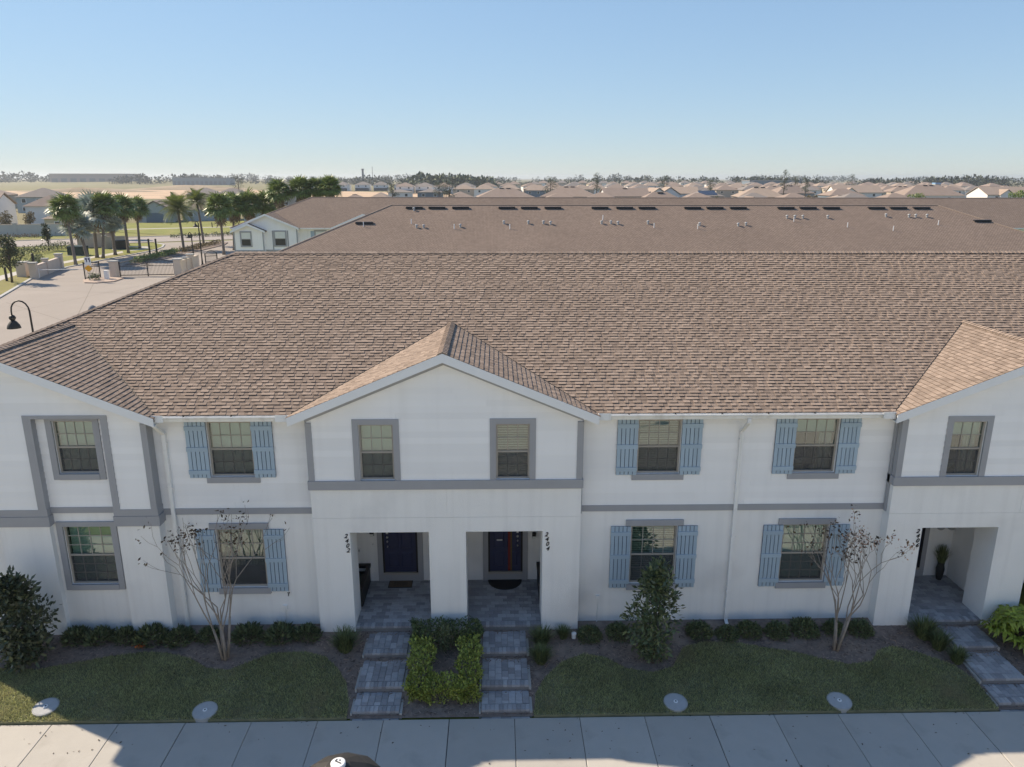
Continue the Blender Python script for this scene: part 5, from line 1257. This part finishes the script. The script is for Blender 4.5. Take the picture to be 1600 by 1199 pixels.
wall_thing('gate_pier', 'stone gate pier with a lantern house beside the young oak', (-58.9,78.5), (-58.1,78.6), 1.5, .8, M['tanwall'], [(.5,1.1,1.75)], cat='pier')
wall_thing('gate_wall', 'tan wall with piers right of the double gate', (-39.4,79.6), (-40.2,88.2), 1.7, .35, M['tanwall'], [(0,.9,2.0),(.35,.5,1.9),(.6,.8,2.1)])
wall_thing('gate_pier', 'tan capped pier at the left end of the double gate', (-46.9,77.6), (-46.3,77.6), 1.7, .6, M['tanwall'], [(.5,.8,1.95)], cat='pier')
wall_thing('boundary_wall', 'long pale boundary wall in front of the white houses at the left', (-135,135), (-92,149), 2.4, .3, M['whitewall'], [(1,.7,2.6),(.8,.6,2.6),(.6,.6,2.6)])
wall_thing('estate_wall', 'tan estate wall behind the palm trunks', (-72.8,119), (-68.0,121.6), 2.4, .4, M['tanwall'], [(0,.7,2.6),(1,.7,2.6)])
wall_thing('estate_wall', 'tan rounded wall behind the dark grey utility box', (-67.2,116.8), (-64.6,118.8), 2.0, .4, M['tanwall'], [(0,.6,2.2)])
wall_thing('entry_pillar', 'small tan pillar beside the dry grasses at the end of the planting island', (-48.2,131.5), (-47.2,132), 2.0, .9, M['tanwall'], [(.5,1.3,2.3)], cat='pier')

def steel_gate(name, label, a, b, h, leaves, arch, cat='gate'):
    t = thing(name, label, cat, (a[0],a[1],G0), math.atan2(b[1]-a[1], b[0]-a[0])); L = math.dist(a,b); w = L/leaves
    for k in range(leaves+1): part('post', MB().box(k*w-.06,k*w+.06,-.06,.06,-.1,h+(.15 if k in (0,leaves) else 0)), M['black'], t)
    for k in range(leaves):
        top = lambda u: h + arch*((u/L)*(1-u/L)*4)
        mb = MB(); pts = [(k*w+w*i/8, 0, top(k*w+w*i/8)) for i in range(9)]; mb.tube(pts, .04, 6); mb.box(k*w+.06,k*w+w-.06,-.025,.025,h*.74,h*.74+.06); mb.box(k*w+.06,k*w+w-.06,-.03,.03,.12,.22); lf = part('gate_leaf', mb, M['black'], t)
        n = int(w/.16); mb = MB()
        for i in range(1, n): u = k*w+w*i/n; mb.box(u-.014,u+.014,-.014,.014,.2,top(u))
        part('bars', mb, M['black'], lf, kind='stuff')
    return t
gt = steel_gate('double_gate', 'black double vehicle gate with an arched top across the entry road', (-46.2,78.2), (-39.7,79.2), 1.72, 2, .45)
mb = MB()
for k in range(12): a = math.pi*k/11; mb.tube([(3.28+.15*math.cos(a),0,1.36+.15*math.sin(a)),(3.28+.75*math.cos(a),0,1.36+.62*math.sin(a))], .018, 5)
part('sunburst', mb, M['black'], gt)
steel_gate('side_gate', 'narrow black gate panel left of the sign post', (-49.2,75.5), (-47.9,76.6), 2.0, 1, .0)
steel_gate('fence_panel', 'dark close-barred panel in the tan wall right of the double gate', (-39.7,80.6), (-39.9,83.0), 1.75, 1, 0, 'fence')
steel_gate('arched_gate', 'small black gate with an arched fan top seen behind the tan wall', (-41.2,93.6), (-40.0,95.0), 1.3, 1, .5)
# barrier masts: two pairs of slim dark posts
for x, y, h, lb in ((-56.2,77.2,2.9,'slim dark mast at the left end of the entrance barrier'),(-52.7,101.5,2.8,'left of two slim dark masts in the planting island'),(-51.6,101.5,2.8,'right of two slim dark masts in the planting island'),(-57.8,74.0,1.6,'short dark post on the grass beside the young oak')):
    t = thing('barrier_mast', lb, 'post', (x, y, G0), 0, 'slim dark masts near the gate'); part('shaft', MB().box(-.10,.10,-.10,.10,-.1,h), M['black'], t); part('cap', MB().lathe([(.16,h),(.16,h+.08),(.05,h+.14)], n=10), M['black'], t)
t = thing('entry_barrier', 'thin white barrier arm lowered across the entry lane', 'barrier', (-55.9,77.0,G0)); part('arm', MB().tube([(0,0,1.0),(6.2,.8,1.05)], .04, 6), M['signwhite'], t); part('housing', MB().box(-.2,.2,-.2,.2,-.1,1.2), M['gutter'], t)
t = thing('control_cabinet', 'white control cabinet beside the double gate', 'cabinet', (-46.3,75.0,G0)); part('body', MB().box(-.22,.22,-.2,.2,-.1,1.1), M['signwhite'], t); part('lid', MB().box(-.25,.25,-.23,.23,1.1,1.16), M['gutter'], t)
t = thing('sign_post', 'post with a white sign over a yellow diamond sign by the gate', 'sign', (-47.6,73.6,G0), .1)
part('post', MB().box(-.04,.04,-.03,.03,-.1,2.6), M['steel'], t)
s_ = part('sign_plate', MB().box(-.36,.36,-.055,-.035,2.02,2.95), M['signwhite'], t)
mb = MB()
for q in (-1,1): mb.prism([(q*.16-.09,-.06,2.62),(q*.16+.11,-.06,2.62),(q*.16+.13,-.06,2.80),(q*.16-.09,-.06,2.82)], (0,.003,0)); mb.prism([(q*.16+.02,-.06,2.30),(q*.16+.11,-.06,2.34),(q*.16+.12,-.06,2.62),(q*.16+.0,-.06,2.62)], (0,.003,0))
part('print', mb, M['signblue'], s_)
part('diamond_plate', MB().prism([(0,-.055,1.15),(.46,-.055,1.58),(0,-.055,2.0),(-.46,-.055,1.58)], (0,.02,0)), M['yellow'], t)
hedge_row('small_shrub', [(-47.9,73.9),(-46.9,74.4)], .9, .8, M['shrub'], 'little dark shrub at the foot of the sign post', 309, 260, .2, 'shrub')
structure('planting_island', MB().prism([(-49.0,74.6,G0-.02),(-47.6,72.2,G0-.02),(-46.2,71.9,G0-.02),(-44.6,73.2,G0-.02),(-44.9,76.4,G0-.02),(-47.4,77.2,G0-.02)], (0,0,.14)), M['tanpave'])
def box_unit(loc, w, d, h, rz, label, m):
    t = thing('utility_box', label, 'utility box', (loc[0],loc[1],G0), rz); part('body', MB().box(-w/2,w/2,-d/2,d/2,0,h), m, t); part('lid', MB().hexa([(-w/2-.05,-d/2-.05,h),(w/2+.05,-d/2-.05,h),(w/2+.05,d/2+.05,h),(-w/2-.05,d/2+.05,h)],[(-w/2,-d/2,h+.14),(w/2,-d/2,h+.14),(w/2,d/2,h+.14),(-w/2,d/2,h+.14)]), m, t)
    part('pad', MB().box(-w/2-.2,w/2+.2,-d/2-.2,d/2+.2,-.1,.06), M['curb'], t); part('door_seam', MB().box(-.02,.02,-d/2-.012,-d/2,.1,h-.05), M['black'], t)
box_unit((-66.0,105.6), 2.6, 1.6, 1.35, -.2, 'dark green utility box on the lawn among the palm trunks', M['greenbox'])
box_unit((-64.2,115.8), 2.2, 1.4, 1.45, .4, 'dark grey utility box in front of the rounded tan wall', M['char'])
for x, y, r, lb in ((-30.9,40.2,.40,'grey domed pedestal top just showing beyond the left roof edge'),(-32.4,44.8,.34,'smaller pale domed pedestal top farther up along the left roof edge')):
    t = thing('utility_pedestal', lb, 'pedestal', (x, y, G0)); part('body', MB().lathe([(r*.8,-.1),(r*.8,1.5)], n=14), M['houseteal'], t); part('dome', MB().lathe([(r,1.5),(r,1.56),(r*.8,1.72),(r*.35,1.84),(.02,1.87)], n=14), M['warehouse2'], t, smooth=True)
for x, y, H, lb in ((-40.3,90.0,6.5,'taller black twin street lamp beside the tan wall'),(-40.8,88.4,5.1,'lower black street lamp beside the taller one'),(-66.2,123.2,5.6,'slim dark lamp pole behind the palms at the main road')):
    t = thing('street_lamp', lb, 'street lamp', (x, y, G0)); part('pole', MB().tube([(0,0,0),(0,0,H-.6)]+[(-.2+.2*math.cos(a),0,H-.6+.3*math.sin(a)) for a in [math.pi*k/5 for k in range(1,6)]], [.10,.08]+[.05]*5, 8), M['black'], t)
    part('lamp_shade', MB().lathe([(.36,-.45),(.34,-.35),(.15,-.12),(.1,0)], (-.4,0,H-.6), n=14), M['char'], t); part('base', MB().lathe([(.22,0),(.22,.15),(.12,.4),(.1,.9)], n=12), M['black'], t)
# bollards on the lawn beyond the road
for i, (x, y) in enumerate([(-62.5,173.5),(-70,176),(-54,172)]):
    t = thing('lawn_bollard', ('dark bollard on the far lawn below the arched garage','left dark bollard on the far lawn','right dark bollard on the far lawn')[i], 'bollard', (x, y, G0), 0, 'bollards on the far lawn'); part('shaft', MB().lathe([(.12,-.1),(.12,1.1)], n=8), M['black'], t); part('cap', MB().lathe([(.15,1.1),(.12,1.2)], n=8), M['black'], t)

# ================================================================ SUBURB AND HORIZON
def house(x, y, w, d, eave, rise, rz, wall, roofm, label, kind='hip', group=None, wins=2, vents=0, solar=False, lower=None, base=G0):
    t = thing('house', label, 'house', (x, y, base), rz, group); o = .5
    if kind == 'hip':
        h = min(w, d)/2+o; k = rise/h; q = [(-w/2-o,-d/2-o,eave),(w/2+o,-d/2-o,eave),(w/2+o,d/2+o,eave),(-w/2-o,d/2+o,eave)]
        if w >= d: r0, r1 = (-w/2-o+h,0,eave+rise), (w/2+o-h,0,eave+rise); fs = [(0,1,5,4),(1,2,5),(2,3,4,5),(3,0,4)]
        else: r0, r1 = (0,-d/2-o+h,eave+rise), (0,d/2+o-h,eave+rise); fs = [(0,1,4),(1,2,5,4),(2,3,5),(3,0,4,5)]
        mb = MB(); mb.add(q+[r0,r1], fs+[(3,2,1,0)]); part('roof', mb, M[roofm], t)
        part('wall', MB().box(-w/2,w/2,-d/2,d/2,-.3,eave-.01), M[wall], t)
    elif kind == 'front':     # gable faces the front
        mb = MB()
        for s in (-1,1): pl = [(0,-d/2-o,eave+rise),(s*(w/2+o),-d/2-o,eave),(s*(w/2+o),d/2+o,eave),(0,d/2+o,eave+rise)]; mb.prism(pl if s<0 else pl[::-1], (0,0,-.2))
        part('roof', mb, M[roofm], t); mb = MB(); mb.box(-w/2,w/2,-d/2,d/2,-.3,eave-.2); mb.prism([(-w/2,-d/2,eave-.2),(w/2,-d/2,eave-.2),(0,-d/2,eave+rise-.35)], (0,d,0)); part('wall', mb, M[wall], t)
    else:                     # gable ends at the sides
        mb = MB(); mb.prism([(-w/2-o,-d/2-o,eave),(w/2+o,-d/2-o,eave),(w/2+o,0,eave+rise),(-w/2-o,0,eave+rise)], (0,0,-.2)); mb.prism([(w/2+o,d/2+o,eave),(-w/2-o,d/2+o,eave),(-w/2-o,0,eave+rise),(w/2+o,0,eave+rise)], (0,0,-.2)); part('roof', mb, M[roofm], t)
        mb = MB(); mb.box(-w/2,w/2,-d/2,d/2,-.3,eave-.2); mb.prism([(-w/2,-d/2,eave-.2),(-w/2,d/2,eave-.2),(-w/2,0,eave+rise-.35)], (w,0,0)); part('wall', mb, M[wall], t)
    nf = 2 if eave > 4 else 1
    if wins:
        for f in range(nf):
            for i in range(wins):
                cx = -w/2+w*(i+.5)/wins; z = eave-1.9-2.8*f
                p = part('window', MB().box(cx-.75,cx+.75,-d/2-.06,-d/2,z-.1,z+1.3), M['white'], t); part('pane', MB().box(cx-.6,cx+.6,-d/2-.08,-d/2-.06,z,z+1.2), M['darkglass'], p)
    if lower: part('porch_screen', MB().box(-w/2+.6,w/2-.6,-d/2-2.2,-d/2-.01,-.3,2.6), M[lower], t)
    rs = rise/(min(w,d)/2+o)
    for i in range(vents):
        cx = (i-(vents-1)/2)*2.6; part('attic_vent', MB().box(cx-.8,cx+.8,-1.0,-.4,eave+rise-.55,eave+rise-.12), M['black'], t)
    if solar:
        mb = MB(); a = -d/2+.6; b = -1.4; za = eave+rs*(a+d/2+o)+.12; zb = eave+rs*(b+d/2+o)+.12
        mb.hexa([(-w*.3,a,za-.06),(w*.3,a,za-.06),(w*.3,b,zb-.06),(-w*.3,b,zb-.06)],[(-w*.3,a,za),(w*.3,a,za),(w*.3,b,zb),(-w*.3,b,zb)]); part('solar_panels', mb, M['solar'], t)
    return t
# left, beyond the main road
house(-128,176,13,15,5.6,2.9,.25,'housewhite','rooftan','white two-storey house with solar panels at the left edge','side',wins=2,solar=True)
house(-112,182,9,14,5.2,2.6,.25,'housewhite','roofbrown','pale two-storey house with a blue-shaded wall right of the solar house','hip',wins=0)
house(-98,166,11,9,2.9,2.2,.2,'housecream','rooftan','low house with solar panels on its roof behind the pale wall','hip',wins=2,solar=True)
house(-185,262,15,13,5.4,2.6,.2,'housecream','roofbrown','yellowish two-storey house behind the solar house','hip',wins=3)
house(-160,262,14,13,5.4,3.0,.2,'houseteal','roofgrey','pale teal two-storey house left of the palm cluster','hip',wins=3)
house(-205,300,18,13,5.2,2.4,.2,'housetan','roofbrown','brown-roofed house at the left edge below the dry field','hip',wins=2)
g_ = house(-95,203,9.5,11,3.2,2.7,.28,'houseteal','roofbrown','grey single-storey house with an arched garage door across the lawn','front',wins=0)
mb = MB(); n = 10; mb.prism([(-2.3,-5.56,-.1),(2.3,-5.56,-.1),(2.3,-5.56,1.9)]+[(2.3*math.cos(math.pi*k/n),-5.56,1.9+.7*math.sin(math.pi*k/n)) for k in range(1,n)]+[(-2.3,-5.56,1.9)], (0,.05,0)); part('garage_door', mb, M['houseblue'], g_)
house(-84,212,13,12,3.2,3.0,.28,'houseteal','roofbrown','long brown-roofed wing right of the arched garage','hip',wins=3)
house(-128,330,14,12,5.0,2.6,.2,'housetan','roofgrey','far grey-roofed house above the palm cluster, left of the pair','hip',wins=2)
house(-112,318,14,12,5.0,2.6,.2,'housetan','roofgrey','far grey-roofed house above the arched garage','hip',wins=2)
house(-66,205,9,10,3.0,2.2,.2,'houseteal','roofbrown','small pale house between the date palms and skirted palms','hip',wins=2)
house(-90,335,13,12,5.0,2.6,.2,'housetan','roofgrey','far grey-roofed house behind the date palms','hip',wins=2)
# middle and right: the nearer estate
NEAR = [ # x, y, w, d, eave, rise, wall, roof, label, kind, wins, vents
 (-46,244,9,10,4.6,2.2,'housetan','roofbrown','small tan house with two windows just right of the tall palms','hip',2,1),
 (-40,262,8.5,10,4.6,2.4,'housegrey','rooftan','small grey-walled house second right of the tall palms','hip',2,0),
 (-43,345,11,10,5.6,1.2,'housewhite','roofgrey','white flat-topped house with a dark screened lower floor','hip',2,0),
 (-29,345,11,10,5.6,1.4,'houseblue','roofgrey','dark blue-grey two-storey house with a white balcony band','hip',2,0),
 (-12,280,10,11,4.8,2.2,'housetan','roofbrown','tan house with two windows under the dark wood','hip',2,0),
 (5,282,21,15,5.0,3.4,'housegrey','roofbrown','wide brown hipped roof with twin ridge vents, left of the pair','hip',2,2),
 (31,292,22,16,5.0,3.9,'housegrey','roofbrown','widest brown hipped roof with grey wall, right of the pair','hip',3,2),
 (27,440,15,12,5.0,3.0,'houseblue','rooftan','dark-walled two-storey house between the two wide hipped roofs','hip',3,0),
 (54,297,18,14,5.0,3.2,'housewhite','roofbrown','white-ended brown roof below the tallest pine','side',1,1),
 (49,205,17,13,4.4,3.9,'housetan','roofbrown','large near roof with a single vent right of the middle','hip',0,1),
 (67,300,8,12,5.4,2.9,'housewhite','rooftan','first of three white narrow houses in a stepped row','front',1,0),
 (75,311,8,12,5.6,2.9,'housewhite','rooftan','second of three white narrow houses in a stepped row','front',1,0),
 (85,322,10,12,5.6,2.9,'housewhite','rooftan','third of three white narrow houses in a stepped row','side',1,0),
 (64,212,11,12,4.2,2.4,'housegrey','roofbrown','near brown roof with one long vent below the solar roof','hip',0,1),
 (88,300,12,12,5.0,2.6,'housegrey','roofgrey','grey roof covered with dark solar panels','hip',0,0),
 (81,222,6,9,4.4,2.2,'housewhite','roofbrown','small white gable peeping over the far row','front',0,0),
 (107,290,18,15,5.0,3.8,'housetan','rooftan','sunlit tan hipped roof with two vents right of the middle','hip',0,2),
 (96,222,11,12,4.4,2.0,'housetan','roofbrown','dark brown near roof below the sunlit tan one','hip',0,1),
 (147,362,19,14,5.0,3.8,'housegrey','roofbrown','brown hipped roof with a lit left edge beyond the agaves','hip',1,1),
 (159,331,16,12,4.6,3.0,'houseblue','roofbrown','brown roof over a dark blue wall in the right half','hip',1,0),
 (136,278,14,12,4.2,1.8,'housetan','rooftan','low tan roof with two vents before the dark blue house','hip',0,2),
 (190,385,24,13,5.0,3.6,'housewhite','rooftan','long tan roof with a white gable in the right half','side',3,0),
 (191,318,25,16,5.0,4.4,'housewhite','roofbrown','large brown and tan hipped roof above the bright green bushes','hip',2,2),
 (206,402,15,12,4.8,2.6,'housecream','roofbrown','cream house with two windows left of the bright green bushes','hip',3,0),
 (238,336,27,14,5.0,3.5,'housewhite','rooftan','long tan roof with a white gable at the right edge','side',3,0),
 (226,405,16,12,5.0,3.0,'housetan','roofbrown','brown roof with two vents behind the large brown and tan one','hip',0,2),
 (160,420,16,12,5.0,3.0,'housecream','roofbrown','cream-walled far house behind the long tan roof','hip',2,1)]
for a in NEAR:
    t = house(a[0],a[1],a[2],a[3],a[4],a[5],_rs.uniform(-.12,.12),a[6],a[7],a[8],a[9],wins=a[10],vents=a[11],solar='solar panels' in a[8])
    if 'white gable' in a[8] and a[9]=='side':
        w = 7; q = -a[2]*.18; mb = MB()
        for s in (-1,1): pl = [(q,-a[3]/2-1.6,a[4]+2.4),(q+s*w/2,-a[3]/2-1.6,a[4]),(q+s*w/2,0,a[4]),(q,0,a[4]+2.4)]; mb.prism(pl if s<0 else pl[::-1], (0,0,-.2))
        part('roof', mb, M[a[7]], t); mb = MB(); mb.box(q-3.2,q+3.2,-a[3]/2-1.2,-a[3]/2,-.3,a[4]-.2); mb.prism([(q-3.2,-a[3]/2-1.2,a[4]-.2),(q+3.2,-a[3]/2-1.2,a[4]-.2),(q,-a[3]/2-1.2,a[4]+2.1)], (0,2,0)); part('gable', mb, M['housewhite'], t)
# farther rows: too small to tell apart one from another within a row
FAR = [ # y, x0, x1, spacing, eave, rise, walls, roofs, label, group, lower
 (250,22,155,17,4.6,2.6,('housetan','housewhite','housecream'),('roofbrown','roofgrey'),'far house with a hipped roof just beyond the far row','far houses just beyond the far row',None),
 (446,72,330,17,5.2,2.8,('housetan','housewhite'),('roofbrown','roofgrey'),'far house with a hipped roof in the middle rows','far houses with brown hipped roofs',None),
 (470,-20,60,15,5.2,2.8,('housetan','housewhite'),('roofbrown','rooftan'),'far house with a hipped roof in the middle rows','far houses with brown hipped roofs',None),
 (520,70,330,17,5.2,2.8,('housecream','housewhite','housepeach'),('roofbrown','rooftan'),'far house with a hipped roof in the middle rows','far houses with brown hipped roofs',None),
 (585,-70,120,16.5,5.6,2.8,('housewhite',),('roofbrown','roofgrey'),'far two-storey house with a dark screened porch in the even row','far white houses in an even row','screen'),
 (640,120,430,18,5.6,2.8,('housepeach','housecream','housewhite'),('roofbrown','rooftan'),'far two-storey house below the right-hand treeline','far houses below the right-hand treeline','screen'),
 (720,-200,-20,19,5.6,2.8,('housewhite',),('roofgrey',),'far house with a dark screened porch on the left rise','far white houses on the left rise','screen'),
 (800,-20,520,21,5.6,2.8,('housewhite','housecream'),('roofbrown','roofgrey'),'tiny far house of the rearmost row under the horizon','far houses of the rearmost row',None),
 (960,60,640,26,5.8,3.0,('housewhite','housetan'),('roofbrown','roofgrey'),'tiny far house of the rearmost row under the horizon','far houses of the rearmost row',None)]
_src = {}
for y, x0, x1, sp, ev, ri, ws, rf, lb, gr, low in FAR:
    x = x0
    while x < x1:
        wl, rm = _rs.choice(ws), _rs.choice(rf); lb_ = lb.replace('house', {'housewhite':'white-walled','housecream':'cream-walled','housepeach':'peach-walled','housetan':'tan-walled'}[wl]+' house', 1).replace('under', 'with '+{'roofbrown':'brown','roofgrey':'grey','rooftan':'tan'}[rm]+' roof under') ; k = (wl, rm, ev, low); pos = (x+_rs.uniform(-2,2), y+_rs.uniform(-14,14)*(.25 if y in (250,446) else 1), G0); rot = _rs.uniform(-.15,.15)
        if k not in _src: _src[k] = house(pos[0],pos[1],13.5,12,ev,ri,rot,wl,rm,lb_,'hip',gr,2,0,False,low)
        else: dup(_src[k], pos, rot, lb_, gr)
        x += sp
# pines standing among the houses
def pine(x, y, H, R_, label, seed, low=.45):
    rg = np.random.default_rng(seed); t = thing('pine_tree', label, 'tree', (x,y,G0)); part('trunk', MB().tube([(0,0,0),(.15,0,H*.5),(0,0,H*.97)], [.30,.2,.06], 7), M['barkdark'], t); bl = []
    mb = MB()
    for k in range(13):
        z = H*(low+(.98-low)*(k+.5)/13); a = rg.uniform(0,6.28); q = R_*(1.0-.55*(k/13))*rg.uniform(.35,.9); b = R_*rg.uniform(.26,.46); bl.append(((q*math.cos(a),q*math.sin(a),z),(b,b,b*.6))); mb.tube([(0,0,z-.4),(q*math.cos(a),q*math.sin(a),z)], .06, 4)
    part('limbs', mb, M['barkdark'], t); foliage('crown', rg, bl, 55, .55, M['pine'], t, .3, .2, .15); return t
for a in [(47,330,14.2,2.6,'tallest pine, standing against the sky in the middle'),(84,360,13.2,2.8,'dark pine against the sky left of the stepped white houses'),(107,360,12.2,2.9,'forked pine just right of the stepped white houses'),(132,330,15.6,2.9,'tall pine against the sky right of the middle'),(150,350,12.6,2.6,'slim pine right of the tall one'),
          (24,300,12.4,4.0,'broad dark tree between the two wide hipped roofs'),(-14,240,10.8,3.4,'thin-crowned pine at the left of the dark wood'),(-45,330,9.6,3.0,'small dark pine above the white flat-topped house'),(-133,390,13.5,4.0,'lone pine on the edge of the sandy ground at the left'),(228,470,14.5,4.2,'dark pine beside the small blue tank'),(172,420,13.0,3.8,'olive green tree above the long tan roof'),(-24,330,10,3.6,'second thin pine left of the dark wood')]:
    pine(*a[:4], a[4], int(abs(a[0])*7)+3)
# bushes showing over the far rows' roof
for x, y, H, R_, m, lb in ((56,170,7.9,2.6,'oak','dark bush above the far roof in the middle'),(68,168,7.4,2.0,'oakdry','small sparse bush above the far roof'),(78,168,7.9,2.4,'oakdry','olive bush above the far roof near the small white gable'),(108,175,8.3,2.6,'frond','spiky green agave clump right of the middle'),(139,182,8.7,3.4,'frond','left bright green bush before the large brown roof'),(147,182,8.9,3.2,'frond','middle bright green bush before the large brown roof'),(154,184,8.5,2.8,'frond','right bright green bush before the large brown roof'),(180,178,8.5,3.2,'oakdry','dull green bush near the right edge above the far roof')):
    round_tree('leafy_bush', (x,y), lb, int(x*3), H, R_, M[m], 60, .5, cat='bush', low=.3)
# long low buildings and woods on the skyline
def block(x, y, w, d, h, m, label, roofm, n=8):
    t = thing('warehouse', label, 'warehouse', (x,y,G0)); part('wall', MB().box(-w/2,w/2,-d/2,d/2,-.5,h), M[m], t); part('roof', MB().box(-w/2-.5,w/2+.5,-d/2-.5,d/2+.5,h,h+.8), M[roofm], t)
    for k in range(n): cx = -w/2+w*(k+.5)/n; part('bay', MB().box(cx-w/n*.32,cx+w/n*.32,-d/2-.25,-d/2,-.3,h*.55), M['warehouse2'], t)
block(-760, 1480, 140, 60, 17.5, 'warehouse', 'long tan flat-roofed building on the skyline at the left', 'warehouse')
block(-470, 1250, 86, 40, 11, 'housegrey', 'long low grey building on the skyline right of the tan one', 'warehouse2', 12)
block(330, 900, 60, 30, 9, 'houseblue', 'small blue building under the treeline at the right', 'warehouse2', 6)
t = thing('water_tank', 'small pale blue tank on the horizon at the right', 'tank', (274,455,G0)); part('body', MB().box(-1.7,1.7,-1.7,1.7,-.3,8.9), M['houseteal'], t); part('lid', MB().box(-1.9,1.9,-1.9,1.9,8.9,9.5), mat('pale_blue_paint', (.22,.38,.6), .6), t)
for x, y, H, r, lb in ((-205,1200,24,1.6,'grey chimney-like tower on the skyline'),(-190,1200,27,.35,'thin mast beside the grey tower on the skyline')):
    t = thing('tower', lb, 'tower', (x,y,G0)); part('shaft', MB().lathe([(r*1.2,0),(r,H)], n=10), M['warehouse2'], t); part('head', MB().lathe([(r*1.5,H),(r*1.5,H+1.2)], n=10), M['warehouse2'], t)
def treeline(label_name, x0, x1, y, depth, h0, h1, n, seed, m='farwood', size=3.2):
    rg = np.random.default_rng(seed); Vs = []
    for i in range(n):
        x = rg.uniform(x0,x1); yy = y+rg.uniform(0,depth); edge = min(1, 6*min((x-x0),(x1-x))/(x1-x0)+.35); H = rg.uniform(h0,h1)*edge*(1+.25*math.sin(x*.011+seed)); w = H*rg.uniform(.45,.8)
        P, d = ball(rg, 46, (x,yy,G0+H*.58), (w,w,H*.44), .25); Vs.append(leaf_quads(rg, P, size*H/12, .7, .1, d)); P = np.array([[x,yy,G0+H*.1]]*4)+rg.normal(size=(4,3))*.3; Vs.append(leaf_quads(rg, P, H*.4, .2, 2.))
    V = np.concatenate(Vs); return link(label_name, np_mesh(label_name, V, quads(V)), M[m], kind='stuff')
treeline('far_wood', -1500, -760, 1560, 120, 12, 19, 150, 1)
treeline('far_wood', -700, -120, 1330, 120, 9, 14, 150, 2)
treeline('far_wood', -330, 60, 1120, 80, 7, 11.5, 90, 3)
treeline('far_wood', -85, 5, 700, 40, 13, 15.5, 70, 4, 'pine')
treeline('far_wood', 20, 520, 1150, 90, 7, 11.5, 130, 5)
treeline('far_wood', 300, 430, 930, 60, 11, 14.5, 60, 6)
treeline('far_wood', 440, 640, 900, 60, 9, 12.5, 90, 7)
treeline('far_wood', 620, 1150, 980, 120, 9, 13, 150, 8)
treeline('far_wood', -2600, -1400, 1700, 160, 12, 17, 150, 9)
treeline('far_wood', -1500, 2600, 2300, 300, 12, 18, 330, 10)

# ---- air
hz = D.materials.new('haze_air'); hz.use_nodes = True; n_ = hz.node_tree.nodes
for x in list(n_):
    if x.type != 'OUTPUT_MATERIAL': n_.remove(x)
pv = n_.new("ShaderNodeVolumePrincipled"); pv.inputs['Color'].default_value = (.86,.92,1,1); pv.inputs['Density'].default_value = .00015; pv.inputs['Anisotropy'].default_value = .3
hz.node_tree.links.new(pv.outputs[0], n_["Material Output"].inputs['Volume'])
HAZE = True
if HAZE: part('haze', MB().box(-6600,6600,-400,6500,G0-1.2,30), hz, kind='stuff')
